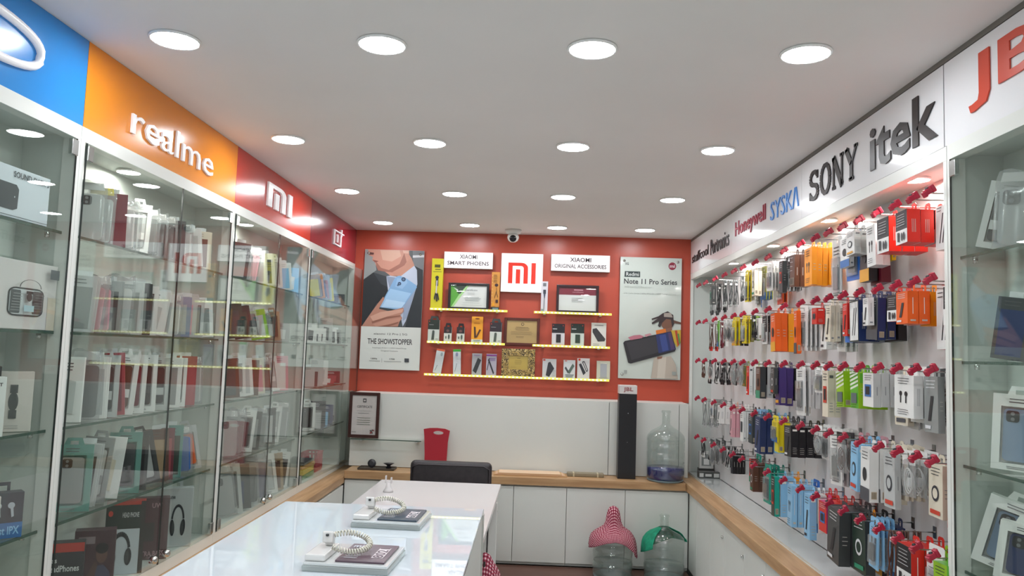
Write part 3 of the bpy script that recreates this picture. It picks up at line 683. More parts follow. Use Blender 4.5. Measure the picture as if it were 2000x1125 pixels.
row(3, {0: [('box', 'white', 1, .07, .17, .024, D(art='barcode', side='red')), ('box', 'red', 2, .08, .18, .034, D(art='barcode', side='red'))],
 1: [('box', 'white', 2, .09, .17, .034, D(art='pens', side='white')), ('box', 'cream', 1, .08, .16, .02, D())],
 2: [('bag', 'white', 3, .09, .12, .034, D(side='white'))],
 3: [('card', 'cream', 4, .09, .15, .006, D(art='window')), ('box', 'silver', 1, .08, .18, .02, D())],
 4: [('box', 'cream', 2, .07, .19, .028, D(side='cream')), ('box', 'white', 2, .08, .185, .032, D(side='white'))],
 5: [('card', 'pink', 1, .07, .16, .006, D()), ('box', 'sky', 3, .07, .175, .028, D(side='sky'))],
 6: [('box', 'pink', 2, .09, .20, .024, D(art='window')), ('bag', 'brown', 2, .09, .13, .03, D(side='black'))],
 7: [('card', 'white', 3, .11, .20, .007, D(art='cable')), ('card', 'white', 1, .11, .20, .007, D(art='buds'))],
 8: [('card', 'white', 3, .09, .12, .006, D(art='buds')), ('bag', 'silver', 1, .09, .10, .03, D(side='white'))],
 9: [('box', 'black', 4, .09, .14, .034, D(side='black'))],
 10: [('box', 'white', 2, .09, .11, .022, D(art='phone', side='black')), ('box', 'yellow', 2, .06, .15, .026, D(side='yellow')), ('card', 'yellow', 1, .09, .10, .006, D())],
 11: [('box', 'sky', 2, .08, .18, .034, D(side='sky')), ('box', 'navy', 2, .08, .185, .034, D(side='navy'))],
 12: [('card', 'teal', 1, .08, .12, .004, D()), ('card', 'sky', 3, .09, .13, .006, D(art='pens')), ('box', 'charcoal', 1, .07, .16, .024, D())],
 13: [('box', 'black', 2, .07, .17, .018, D(side='black')), ('box', 'white', 3, .06, .17, .018, D(side='white'))],
 14: [('box', 'white', 2, .07, .17, .016, D()), ('box', 'pink', 3, .06, .17, .020, D(side='pink'))],
 15: [('box', 'peach', 1, .06, .11, .02, D()), ('box', 'white', 3, .08, .11, .03, D(side='white'))],
 16: [('bag', 'grey', 3, .10, .14, .03, D(side='grey')), ('card', 'white', 1, .07, .10, .004, D())],
 17: [('cables', 'grey', 3, .10, .17, .04, D(side='silver'))]})
row(4, {0: [('box', 'yellow', 2, .07, .12, .04, D(art='text', side='yellow')), ('box', 'lime', 2, .08, .15, .03, D(side='green'))],
 1: [('box', 'green', 3, .07, .15, .028, D(side='lime')), ('card', 'white', 1, .09, .17, .008, D(art='barcode'))],
 2: [('box', 'red', 1, .08, .13, .03, D(side='red')), ('box', 'white', 2, .10, .135, .040, D(art='split', side='red'))],
 3: [('cables', 'brown', 3, .09, .16, .04, D(side='grey'))],
 4: [('box', 'navy', 1, .07, .18, .03, D()), ('card', 'sky', 4, .07, .15, .004, D(art='cable'))],
 5: [('box', 'charcoal', 1, .11, .20, .034, D(side='black')), ('box', 'amber', 1, .05, .10, .02, D()), ('box', 'darkgreen', 1, .11, .20, .034, D(side='charcoal'))],
 6: [('box', 'charcoal', 3, .13, .205, .043, D(side='charcoal'))],
 7: [('box', 'red', 3, .08, .135, .028, D(art='barcode', side='red')), ('box', 'red', 1, .09, .12, .03, D(side='magenta'))],
 8: [('box', 'red', 2, .07, .15, .022, D(side='red')), ('box', 'white', 2, .06, .16, .018, D(side='white')), ('box', 'sky', 1, .06, .19, .03, D(side='sky'))],
 9: [('card', 'blue', 1, .08, .15, .004, D(art='pens')), ('box', 'sky', 4, .07, .185, .024, D(art='buds', side='sky'))],
 10: [('box', 'amber', 1, .07, .06, .024, D()), ('box', 'sky', 2, .06, .19, .032, D(art='pens', side='sky')), ('box', 'darkgreen', 1, .05, .19, .024, D(side='teal'))],
 11: [('box', 'teal', 1, .07, .17, .03, D()), ('card', 'teal', 3, .10, .17, .008, D(art='window'))],
 12: [('box', 'red', 1, .06, .15, .03, D(side='maroon')), ('box', 'brown', 2, .07, .15, .03, D(side='brown'))],
 13: [('card', 'teal', 1, .09, .09, .004, D()), ('box', 'red', 1, .05, .13, .03, D(side='maroon'))],
 14: [('box', 'silver', 2, .06, .12, .01, D()), ('box', 'black', 4, .05, .12, .016, D(side='black'))],
 15: [('cables', 'black', 2, .08, .12, .04, D(side='silver'))],
 16: [('bag', 'black', 3, .10, .14, .036, D(side='charcoal'))],
 17: [('cables', 'silver', 2, .10, .13, .04, D(side='black')), ('cables', 'black', 1, .07, .11, .04, D(side='white'))]})
for r_ in range(5):
    for hk in range(18):
        if (r_, hk) not in used: continue
        t = thing('display_hook', f'chrome hook with red tip tag, {ORD[hk]} from the white post, {ROWN[r_]}', 'display hook', (XRb, HY[hk], HZ[r_]), 0, f'display hooks in the {ROWN[r_]}')
        put('mounting_plate', HP, t); put('rod', HRod, t); put('end_cap', HBall, t)
        tg = put('security_tag', HTag, t, label='red plastic tip tag')
# two boxes standing at the far end of the ledge
t = thing('accessory_box', 'white box with grey photo standing at far end of the glass ledge', 'box', (1.30, 5.86, .8352)); a = MB(); a.box(-.05, .05, -.02, .02, .05, .17, M('#d6d5d2', .35)); a.build('carton', t)
A = Art(box_front(.1, .17, -.0205)); A.rect(.15, .4, .85, .9, '#8d918f'); A.rect(.3, .45, .7, .7, '#e6e6e4'); A.build('printed_front', t)
a = MB(); a.box(-.055, .055, -.03, .03, 0, .05, M('#3b3c3b', .35)); a.build('lower_tray', t)
t = thing('accessory_box', 'low dark box with white print lying on the glass ledge', 'box', (1.29, 5.72, .8352)); a = MB(); a.box(-.075, .075, -.03, .03, 0, .045, M('#4a4c4a', .35)); a.build('carton', t)
A = Art(box_front(.15, .045, -.0305)); A.rect(.03, .2, .22, .8, '#cfcfcb'); A.rect(.3, .3, .6, .7, '#cfcfcb'); A.rect(.7, .2, .95, .8, '#cfcfcb'); A.build('printed_front', t)

# ================================================================== LEFT SHELF GOODS
CABN = {'0': 'blue', 'A': 'orange', 'B': 'red', 'C': 'crimson'}
SHN = ['top shelf', 'second shelf', 'middle shelf', 'fourth shelf', 'cabinet floor']
SZ = [2.0, 1.70, 1.41, 1.12, .8308]
_sc = {}
def rrect(w_, h_, r, n=4):
    o = []
    for cx, cy, a0 in ((w_/2-r, h_/2-r, 0), (-w_/2+r, h_/2-r, 90), (-w_/2+r, -h_/2+r, 180), (w_/2-r, -h_/2+r, 270)):
        for i in range(n+1): t = R(a0+90*i/n); o.append((cx+r*math.cos(t), cy+r*math.sin(t)))
    return o
def goods(kind, col, w_, h_, d, col2='charcoal'):
    key = (kind, col, w_, h_, d, col2)
    if key in _sc: return _sc[key]
    out = []; f = P(col); c2 = P(col2); rnd = random.Random(str(key))
    def case(y, ww, hh, zc, colr):
        a = MB(); a.prism([(x, z+zc) for x, z in rrect(ww, hh, ww*.16)], M(colr, .3), y-.005, y+.004)
        bz = zc+hh/2-ww*.28; a.prism([(x-ww*.2, z+bz) for x, z in rrect(ww*.42, ww*.42, ww*.1)], M('#2c2d2f', .25), y-.0075, y-.005)
        for q in (-1, 1): a.prism([(x-ww*.2, z+bz+q*ww*.1) for x, z in rrect(ww*.13, ww*.13, ww*.06)], M('#77797b', .2), y-.0085, y-.0075)
        return a.mesh('phone_case')
    if kind == 'frame':               # carton frame, window with a phone case
        a = MB(); hw = w_*.34; z0, z1 = h_*.09, h_*.84
        a.box(-w_/2, -hw, -d/2, d/2, 0, h_, M(f, .4)); a.box(hw, w_/2, -d/2, d/2, 0, h_, M(f, .4)); a.box(-hw, hw, -d/2, d/2, 0, z0, M(f, .4)); a.box(-hw, hw, -d/2, d/2, z1, h_, M(f, .4)); a.box(-hw, hw, d/2-.002, d/2, z0, z1, M(f, .4))
        out.append(('carton', a.mesh('carton'))); out.append(('phone_case', case(0.001, hw*1.75, (z1-z0)*.92, (z0+z1)/2, c2)))
        a = MB(); a.prism([(-w_*.25, h_), (-w_*.18, h_+.022), (w_*.18, h_+.022), (w_*.25, h_), (.012, h_), (.012, h_+.012), (-.012, h_+.012), (-.012, h_)], M(f, .4), d/2-.0015, d/2); out.append(('hang_tab', a.mesh('hang_tab')))
        A = Art(box_front(w_, h_, -d/2-.0004)); A.lines(.3, .7, .94, .9, 2, '#4b4d50', .012); A.rect(.2, .28, .8, .42, f) if rnd.random() < .3 else A.lines(.3, .7, .05, .03, 2, '#777', .008); out.append(('printed_front', A.mb.mesh('printed_front')))
    elif kind == 'clear':             # clear bag holding a case, crumpled top
        a = MB(); nx, nz = 8, 12; vs = []
        for sg in (-1, 1):
            for j in range(nz+1):
                for i in range(nx+1):
                    u, v = i/nx, j/nz; bu = (d/2)*(math.sin(math.pi*u)**.4 if 0 < u < 1 else 0)*(1 if v < .8 else max(.15, 1-(v-.8)*4))
                    vs.append(((u-.5)*w_*(1-.12*max(0, v-.85)/.15), sg*(bu+.0006)+(.003*math.sin(20*v+9*u) if v > .8 else 0), v*h_*(1+.03*math.sin(7*u)*(v > .9))))
        fs = []
        for k in range(2):
            o_ = k*(nx+1)*(nz+1)
            for j in range(nz):
                for i in range(nx): q = o_+j*(nx+1)+i; fs.append((q, q+1, q+nx+2, q+nx+1))
        a.add(vs, fs, FILM, True); out.append(('plastic_bag', a.mesh('plastic_bag')))
        out.append(('phone_case', case(0, w_*.8, h_*.74, h_*.41, f)))
        a = MB(); a.prism([(-w_*.4, h_*.86), (w_*.4, h_*.86), (w_*.36, h_*.98), (-w_*.36, h_*.98)], M(c2, .4), -.0008, .0008); out.append(('header_card', a.mesh('header_card')))
    elif kind == 'thin':              # slim flat sleeve
        a = MB(); a.box(-w_/2, w_/2, -d/2, d/2, 0, h_, M(f, .35), .0008); out.append(('sleeve', a.mesh('sleeve')))
        A = Art(box_front(w_, h_, -d/2-.0004)); A.rect(.12, .06, .88, .8, c2); A.lines(.2, .7, .93, .87, 2, '#555', .01); out.append(('printed_front', A.mb.mesh('printed_front')))
        a = MB(); a.box(-w_*.2, w_*.2, -.0008, .0008, h_-.001, h_+.016, M('#dfe3e3', .3)); out.append(('hang_tab', a.mesh('hang_tab')))
    elif kind == 'box':
        a = MB(); a.box(-w_/2, w_/2, -d/2, d/2, 0, h_, M(f, .4), .001); out.append(('carton', a.mesh('carton')))
        A = Art(box_front(w_, h_, -d/2-.0004)); lt = '#e6e6e6' if col in ('black', 'maroon', 'charcoal', 'navy', 'red', 'rose', 'brown', 'blue') else '#44464a'
        A.lines(.12, .6, .9, .8, 3, lt, .014); A.poly([(.3, .15), (.7, .12), (.74, .62), (.34, .66)], c2); out.append(('printed_front', A.mb.mesh('printed_front')))
    elif kind == 'pouch':
        a = MB(); a.prism([(x, z+h_/2) for x, z in rrect(w_, h_, w_*.14)], M(f, .5), -d/2, d/2); out.append(('sleeve', a.mesh('sleeve')))
        a = MB(); a.prism([(x, z+h_*.78) for x, z in rrect(w_*.8, h_*.28, w_*.08)], M(c2, .5), -d/2-.003, -d/2); out.append(('flap', a.mesh('flap')))
    _sc[key] = out; return out
GN = {'frame': ('phone_case_box', 'windowed case box'), 'clear': ('bagged_phone_case', 'bagged case'), 'thin': ('phone_case_sleeve', 'slim pack'), 'box': ('gadget_box', 'carton'), 'pouch': ('phone_pouch', 'phone pouch')}
KW = {'frame': 'box', 'clear': 'phone case', 'thin': 'phone case', 'box': 'box', 'pouch': 'pouch'}
cnt = {}
BAY = {'A': (2.326, 3.520), 'B': (3.550, 4.767), 'C': (4.797, 5.999)}
def yfor(u, z, X=-1.485):
    lo, hi = .8, 5.99                 # Y where the plane X at height z shows at photo column u
    v = 600
    for _ in range(12):
        p = on_x(u, v, X); v += (p.z - z)*FPX/p.y
    return p.y
def shelf(cab, si, items):
    """items: (u, kind, colour, second colour, n, w, h, d, yaw, lean)"""
    z = SZ[si]; hk = {'A': (1, 1.02, 1.16, 1.22, 1), 'B': (1.08, 1.1, 1.2, 1.22, 1.12), 'C': (1.1, 1.1, 1.1, 1.05, 1)}[cab][si]
    for u, kind, col, c2, n, w_, h_, d, yaw, lean in items:
        n = 1 if n <= 2 and d >= .010 else (2 if n <= 3 else 3); h_ = round(h_*hk, 3); w_ = round(w_*1.08, 3); y = yfor(u, z); ms = goods(kind, col, w_, h_, d, c2); th = R(yaw)
        step = (d+(.012 if kind == 'clear' else .004))/max(.5, math.cos(th))+.004
        for k in range(n):
            if y+step*k > BAY[cab][1]-.5*w_*math.sin(th)-.5*d-.006: break
            key = (cab, si); cnt[key] = cnt.get(key, 0)+1
            cwd, c2w = CW.get(col, col), CW.get(c2, c2)
            lab = ''
            lab = f'{cwd} and {c2w} {GN[kind][1]}, {ORD[cnt[key]-1]} from left, {SHN[si]}, {CABN[cab]} sign cabinet'
            g = thing(GN[kind][0], lab, KW[kind], (0, 0, 0), 0, f'goods on the {SHN[si]} under the {CABN[cab]} sign')
            rot = Matrix.Rotation(th + R(random.uniform(-2, 2)), 4, 'Z') @ Matrix.Rotation(R(lean+random.uniform(-1, 1)), 4, 'Y') @ Matrix.Rotation(R(-3), 4, 'X')
            cs = [rot @ Vector((sx*w_/2, sy*d/2, 0)) for sx in (-1, 1) for sy in (-1, 1)]
            cs2 = cs + [rot @ Vector((sx*w_/2, sy*d/2, h_)) for sx in (-1, 1) for sy in (-1, 1)]
            mz = min(c.z for c in cs); xa = min(c.x for c in cs2); xb = max(c.x for c in cs2)
            x = -1.4855-(xa+xb)/2; ye = max(c.y for c in cs2); yi = min(c.y for c in cs2); yy_ = min(max(y+step*k, BAY[cab][0]-yi), BAY[cab][1]-ye)
            g.matrix_world = Matrix.Translation((x, yy_, z-mz+.0004)) @ rot
            for nme, me in ms: put(nme, me, g)
a_ = 24
shelf('A', 0, [(172, 'clear', 'lightgrey', 'white', 1, .085, .205, .014, 22, 0), (190, 'clear', 'lightgrey', 'yellow', 1, .085, .20, .014, 24, 0), (214, 'thin', 'maroon', 'maroon', 1, .085, .19, .012, 26, 0),
 (236, 'clear', 'white', 'white', 3, .085, .19, .012, 26, 0), (262, 'frame', 'white', 'silver', 2, .085, .185, .012, 26, 2), (282, 'clear', 'grey', 'white', 2, .085, .185, .012, 26, 0), (300, 'clear', 'charcoal', 'white', 2, .08, .18, .012, 26, 0),
 (318, 'clear', 'black', 'white', 1, .085, .18, .012, 26, 0), (334, 'thin', 'black', 'charcoal', 2, .085, .175, .010, 28, 0), (352, 'clear', 'white', 'white', 2, .08, .175, .012, 28, 0), (368, 'thin', 'white', 'lightgrey', 3, .08, .165, .008, 28, -4),
 (386, 'thin', 'cream', 'brown', 3, .08, .17, .008, 28, 0), (405, 'frame', 'cream', 'maroon', 2, .085, .165, .014, 30, 0)])
shelf('A', 1, [(148, 'thin', 'silver', 'grey', 3, .085, .18, .008, 24, 3), (170, 'clear', 'pink', 'white', 1, .09, .19, .014, 24, 4), (188, 'clear', 'pink', 'white', 2, .08, .19, .012, 24, 0), (204, 'thin', 'grey', 'charcoal', 3, .08, .18, .006, 24, 0),
 (226, 'clear', 'white', 'white', 2, .09, .205, .016, 24, 2), (246, 'thin', 'silver', 'grey', 3, .08, .19, .006, 24, 0), (262, 'thin', 'charcoal', 'grey', 2, .08, .19, .008, 24, 0), (276, 'frame', 'white', 'charcoal', 2, .09, .185, .014, 24, 0), (298, 'box', 'white', 'lightgrey', 1, .085, .17, .018, 26, 6),
 (312, 'thin', 'white', 'silver', 3, .08, .165, .006, 26, 4), (330, 'clear', 'white', 'white', 1, .08, .17, .012, 26, 0), (344, 'thin', 'slate', 'silver', 1, .08, .165, .008, 26, 0), (356, 'thin', 'lightgrey', 'pink', 2, .08, .17, .008, 26, 0), (374, 'frame', 'silver', 'grey', 2, .08, .165, .012, 28, 0), (392, 'thin', 'white', 'grey', 3, .075, .16, .006, 28, -5), (412, 'thin', 'brown', 'silver', 2, .075, .165, .008, 28, -4)])
shelf('A', 2, [(130, 'box', 'white', 'lightgrey', 2, .07, .18, .018, 20, 0), (158, 'clear', 'charcoal', 'white', 1, .095, .20, .016, 22, 0), (178, 'thin', 'white', 'silver', 2, .07, .18, .006, 22, 0), (196, 'frame', 'silver', 'charcoal', 2, .09, .185, .014, 22, 0),
 (214, 'thin', 'rose', 'maroon', 1, .075, .19, .012, 24, -4), (230, 'frame', 'white', 'brown', 2, .095, .185, .016, 24, 3), (252, 'frame', 'white', 'maroon', 2, .09, .185, .014, 24, 0), (274, 'frame', 'white', 'black', 2, .09, .185, .014, 24, 0), (300, 'frame', 'lightgrey', 'black', 2, .09, .175, .014, 26, 0),
 (324, 'thin', 'white', 'grey', 2, .08, .175, .008, 26, 0), (338, 'frame', 'white', 'charcoal', 2, .08, .175, .012, 26, 0), (354, 'thin', 'rose', 'rose', 2, .08, .18, .008, 26, 0), (372, 'clear', 'lightgrey', 'white', 2, .08, .18, .012, 26, 0), (390, 'frame', 'white', 'orange', 1, .085, .17, .014, 26, 0), (404, 'frame', 'white', 'grey', 1, .08, .17, .014, 26, 0), (416, 'thin', 'cream', 'silver', 2, .07, .17, .006, 28, -4)])
shelf('A', 3, [(132, 'frame', 'sage', 'grey', 1, .11, .175, .014, 22, 0), (155, 'thin', 'silver', 'charcoal', 2, .08, .17, .006, 24, 4), (178, 'frame', 'grey', 'lightgrey', 1, .085, .18, .014, 24, 5), (204, 'box', 'white', 'cream', 1, .085, .175, .018, 24, 5), (238, 'frame', 'sage', 'charcoal', 1, .10, .18, .016, 24, 0), (256, 'thin', 'charcoal', 'black', 2, .09, .165, .010, 24, 0),
 (278, 'frame', 'charcoal', 'silver', 2, .085, .165, .012, 26, -12), (300, 'thin', 'brown', 'tan', 2, .075, .17, .008, 28, -3), (314, 'thin', 'maroon', 'rose', 1, .075, .17, .010, 28, 0), (328, 'thin', 'sage', 'darkgreen', 2, .085, .175, .012, 26, 0), (350, 'clear', 'blue', 'white', 1, .085, .16, .012, 26, -5), (364, 'frame', 'silver', 'orange', 1, .085, .155, .012, 26, -10), (386, 'pouch', 'brown', 'maroon', 2, .10, .18, .018, 28, -6)])
shelf('B', 0, [(462, 'thin', 'charcoal', 'silver', 2, .085, .17, .006, 26, 4), (474, 'clear', 'silver', 'white', 2, .08, .175, .012, 26, 0), (488, 'clear', 'pink', 'white', 1, .08, .17, .012, 26, 6), (500, 'thin', 'white', 'lightgrey', 4, .08, .165, .006, 26, -5), (516, 'thin', 'white', 'charcoal', 4, .08, .165, .006, 28, -6), (534, 'frame', 'white', 'silver', 2, .08, .16, .010, 28, -6),
 (552, 'thin', 'white', 'sky', 3, .08, .15, .006, 28, -6), (566, 'box', 'sky', 'white', 1, .085, .14, .02, 28, 0), (576, 'frame', 'lightgrey', 'blue', 2, .08, .15, .012, 30, -4)])
shelf('B', 1, [(452, 'thin', 'darkgreen', 'charcoal', 3, .08, .155, .008, 28, -8), (470, 'thin', 'black', 'darkgreen', 3, .08, .15, .008, 28, -12), (486, 'clear', 'charcoal', 'silver', 2, .08, .15, .012, 28, -12), (502, 'thin', 'lime', 'silver', 2, .08, .145, .008, 28, -12), (514, 'clear', 'grey', 'white', 2, .08, .15, .012, 28, -12), (530, 'frame', 'tan', 'brown', 2, .08, .15, .012, 28, -6),
 (548, 'box', 'grey', 'lightgrey', 1, .085, .10, .03, 30, 0), (566, 'thin', 'silver', 'grey', 3, .08, .14, .006, 30, -4)])
shelf('B', 2, [(444, 'thin', 'brown', 'charcoal', 3, .08, .16, .006, 26, -5), (458, 'frame', 'white', 'grey', 2, .085, .165, .012, 26, -5), (472, 'thin', 'white', 'silver', 2, .08, .16, .008, 28, -6), (484, 'box', 'brown', 'maroon', 1, .09, .155, .018, 28, 0), (498, 'thin', 'cream', 'pink', 2, .08, .16, .010, 28, -5), (512, 'clear', 'brown', 'white', 2, .08, .165, .012, 28, -6), (526, 'frame', 'white', 'silver', 2, .08, .165, .012, 28, -8),
 (545, 'thin', 'pink', 'white', 2, .075, .17, .008, 28, -3), (562, 'box', 'maroon', 'rose', 1, .09, .155, .03, 28, 0)])
shelf('B', 3, [(442, 'clear', 'white', 'white', 1, .095, .19, .016, 24, 0), (456, 'clear', 'lightgrey', 'white', 1, .09, .19, .014, 24, 3), (474, 'frame', 'white', 'charcoal', 1, .09, .175, .016, 26, 4), (486, 'thin', 'charcoal', 'grey', 3, .085, .165, .008, 26, 4), (502, 'clear', 'grey', 'white', 2, .085, .175, .012, 26, 3), (518, 'thin', 'charcoal', 'silver', 2, .08, .165, .008, 28, 0),
 (530, 'frame', 'white', 'lightgrey', 2, .08, .17, .012, 28, 4), (546, 'clear', 'silver', 'white', 2, .085, .18, .012, 28, 2), (562, 'thin', 'sage', 'darkgreen', 1, .08, .14, .01, 28, 0), (570, 'thin', 'maroon', 'maroon', 1, .08, .12, .01, 28, 0)])
shelf('B', 4, [(434, 'clear', 'silver', 'white', 1, .10, .22, .016, 24, -10), (446, 'frame', 'lightgrey', 'charcoal', 1, .10, .215, .016, 24, -8), (462, 'box', 'charcoal', 'navy', 1, .11, .20, .02, 26, -6), (480, 'clear', 'black', 'charcoal', 2, .11, .225, .016, 26, -4), (498, 'clear', 'purple', 'silver', 2, .11, .225, .014, 26, -6), (518, 'frame', 'white', 'silver', 1, .10, .2, .012, 28, -8),
 (534, 'thin', 'tan', 'brown', 2, .08, .19, .008, 28, -4), (546, 'thin', 'white', 'black', 3, .08, .185, .006, 28, 5), (560, 'box', 'grey', 'lightgrey', 1, .09, .14, .03, 28, 0)])
shelf('C', 0, [(612, 'thin', 'tan', 'yellow', 2, .08, .14, .008, 28, -10), (618, 'thin', 'amber', 'brown', 2, .08, .15, .008, 28, -10), (624, 'clear', 'purple', 'white', 2, .08, .16, .012, 28, -10), (631, 'thin', 'silver', 'pink', 2, .08, .16, .008, 28, -8), (637, 'thin', 'yellow', 'cream', 2, .08, .15, .008, 28, -6), (645, 'box', 'brown', 'tan', 1, .10, .05, .04, 28, 0), (658, 'box', 'charcoal', 'grey', 1, .10, .07, .03, 28, 0)])
shelf('C', 1, [(604, 'box', 'white', 'black', 1, .08, .12, .03, 28, 0), (614, 'box', 'white', 'charcoal', 2, .08, .09, .03, 28, 0), (623, 'box', 'white', 'black', 1, .08, .095, .03, 28, 0), (634, 'box', 'lightgrey', 'black', 1, .09, .165, .03, 28, 0), (645, 'thin', 'white', 'charcoal', 3, .07, .10, .014, 28, -3), (654, 'thin', 'grey', 'black', 3, .07, .10, .012, 28, 0)])
shelf('C', 2, [(600, 'thin', 'lightgrey', 'silver', 2, .08, .12, .02, 28, 0), (606, 'box', 'charcoal', 'black', 1, .08, .09, .03, 28, 0), (615, 'box', 'lightgrey', 'silver', 1, .09, .17, .03, 28, 0), (626, 'box', 'white', 'lightgrey', 2, .08, .155, .03, 28, 0), (638, 'box', 'rose', 'white', 1, .09, .055, .03, 28, 0), (648, 'box', 'maroon', 'rose', 1, .10, .08, .04, 28, 0), (660, 'box', 'yellow', 'charcoal', 1, .10, .085, .03, 28, 0)])
shelf('C', 3, [(597, 'frame', 'white', 'black', 1, .10, .175, .03, 26, 0), (609, 'box', 'silver', 'lightgrey', 1, .10, .10, .04, 28, 0), (618, 'box', 'charcoal', 'grey', 1, .10, .17, .04, 28, 0), (627, 'box', 'sky', 'blue', 1, .08, .09, .03, 28, 0), (637, 'box', 'navy', 'charcoal', 1, .08, .13, .03, 28, 0), (646, 'box', 'lightgrey', 'charcoal', 2, .07, .075, .03, 28, 0)])

def art_box(name, label, cat, X, y, z, w_, h_, d, yaw, col, fn, lean=0, group=None, tab=False):
    t = thing(name, label, cat, (0, 0, 0), 0, group)
    rot = Matrix.Rotation(R(yaw), 4, 'Z') @ Matrix.Rotation(R(lean), 4, 'Y')
    mz = min((rot @ Vector((sx*w_/2, sy*d/2, 0))).z for sx in (-1, 1) for sy in (-1, 1))
    t.matrix_world = Matrix.Translation((X, y, z-mz+.0005)) @ rot
    a = MB(); a.box(-w_/2, w_/2, -d/2, d/2, 0, h_, M(P(col), .4), .0012); a.build('carton', t)
    A = Art(box_front(w_, h_, -d/2-.0003)); fn(A); A.build('printed_front', t)
    if tab:
        a = MB(); c_ = M(P(col), .4); a.prism([(-w_*.2, h_-.001), (-w_*.2, h_+.024), (w_*.2, h_+.024), (w_*.2, h_-.001), (w_*.12, h_-.001), (w_*.12, h_+.014), (-w_*.12, h_+.014), (-w_*.12, h_-.001)], c_, d/2-.002, d/2); a.build('hang_tab', t)
    return t
def headphones(A, cx, cy, s, col='#1f2225', sy=1):
    L = []
    for i in range(15): t = math.pi*(.04+.92*i/14); L.append((cx+s*.72*math.cos(t), cy+s*sy*(.15+.9*math.sin(t))))
    A.line(L, s*.22, col); A.ell(cx-s*.66, cy-s*sy*.25, s*.3, s*sy*.5, col, rot=.1); A.ell(cx+s*.66, cy-s*sy*.25, s*.3, s*sy*.5, col, rot=-.1); A.ell(cx-s*.58, cy-s*sy*.25, s*.16, s*sy*.36, '#4a4e50'); A.ell(cx+s*.58, cy-s*sy*.25, s*.16, s*sy*.36, '#4a4e50')
# cabinet under the blue sign
def f1(A):
    A.poly([(a+.5*0, b_) for a, b_ in [(.15, .17), (.66, .15), (.70, .2), (.705, .58), (.68, .66), (.15, .68)]], '#3d4447'); A.rect(.665, .4, .672, .43, '#d0d4d6'); A.text('SOUND SLICK 5', .645, .80, .985, .92, '#3b4045', .015)
    A.rect(0, .035, 1, .045, '#3b3f42')
art_box('speaker_box', 'white speaker carton printed with dark soundbar on the top shelf under blue sign', 'box', -1.462, 1.987, 2.0, .455, .14, .075, 90, '#c9cfd6', f1)
def f2(A):
    c, e = .805, .11
    def q(x0, z0, ww, hh, col, r=.18): A.poly([(x*ww+x0, z*hh+z0) for x, z in rrect(1.0, 1.0, r)], col)
    A.rect(.945, 0, 1, .5, '#c9beae'); q(c, .40, 2*e, .42, '#3b3d3e', .2); q(c, .40, 1.86*e, .37, '#c3c7c8', .16)
    q(c-.62*e, .40, .56*e, .34, '#55595a', .1); q(c+.62*e, .40, .56*e, .34, '#5a4b4d', .1)
    for i in range(7):
        for sx in (-.62, .62): A.rect(c+(sx-.25)*e, .27+.04*i, c+(sx+.25)*e, .278+.04*i, '#9a9d9d' if sx < 0 else '#7e7577')
    A.ell(c, .47, .16*e, .06, '#4a4a4c'); A.rect(c-.2*e, .52, c+.2*e, .56, '#3a3c3d'); A.rect(c-.28*e, .26, c+.28*e, .35, '#a9c6cf')
    A.line([(c-.6*e*math.cos(math.pi*i/10), .61+.12*math.sin(math.pi*i/10)) for i in range(11)], .006, '#4a4a4a')
    A.rect(.925, .78, .985, .93, '#4a5056')
art_box('speaker_box', 'large pale carton printed with grey boombox on second shelf under blue sign', 'box', -1.462, 1.935, 1.70, .70, .19, .075, 90, '#cbc6c4', f2)
def f3(A): A.text('FIRE-BOLTT', .12, .84, .9, .9, '#3a2c2c', .03); A.rect(.2, .74, .55, .755, '#888'); A.ell(.5, .42, .2, .16, '#b9b9b5'); A.poly([(.36, .3), (.6, .22), (.68, .5), (.5, .6), (.36, .5)], '#3d3f40'); A.ell(.18, .12, .14, .12, '#2b2c2e')
art_box('smartwatch_box', 'white smartwatch box standing in front of red box, middle shelf, blue sign cabinet', 'box', -1.452, 2.06, 1.41, .085, .16, .03, 48, 'white', f3)
def f3b(A): A.rect(.1, .1, .9, .85, '#c23a28'); A.rect(.3, .3, .6, .4, '#2a2a2a')
art_box('gadget_box', 'red and black box behind the smartwatch box, middle shelf, blue sign cabinet', 'box', -1.515, 2.125, 1.41, .09, .185, .03, 40, 'black', f3b)
def f3c(A): A.ell(.5, .5, .13, .16, '#4a4c4b'); A.rect(.4, .64, .6, .78, '#4a4c4b'); A.rect(.4, .22, .6, .36, '#4a4c4b'); A.lines(.3, .7, .1, .06, 2, '#9a9a96', .008)
art_box('smartwatch_box', 'cream box printed with one grey watch, middle shelf, blue sign cabinet', 'box', -1.475, 2.205, 1.41, .095, .17, .025, 40, '#cfc8c0', f3c)
def f4(A): A.ell(.55, .5, .34, .24, '#b7afa9'); A.ell(.55, .5, .27, .18, '#ccc3bd'); A.text('sion', .3, .78, .8, .9, '#7a716c', .01); A.ell(.6, .12, .2, .07, '#b7afa9')
art_box('gadget_box', 'cream box with round device print, fourth shelf, blue sign cabinet', 'box', -1.46, 2.075, 1.12, .10, .13, .04, 45, '#d4ccc6', f4)
def f5(A):
    A.rect(0, 0, 1, .34, '#2f6aa8'); A.text('Boost IPX', .08, .08, .92, .26, '#8fc3ea', .02)
    for q in (.35, .68): A.ell(q, .72, .09, .07, '#b8bcc4'); A.poly([(q-.03, .72), (q+.05, .7), (q+.08, .48), (q+.02, .46)], '#b8bcc4')
art_box('earbuds_box', 'black and blue earbuds box with hang tab, fourth shelf, blue sign cabinet', 'box', -1.465, 2.185, 1.12, .095, .125, .04, 45, '#2b3038', f5, tab=True)
def f6(A): A.rect(.05, .1, .8, .9, '#3a3d3e')
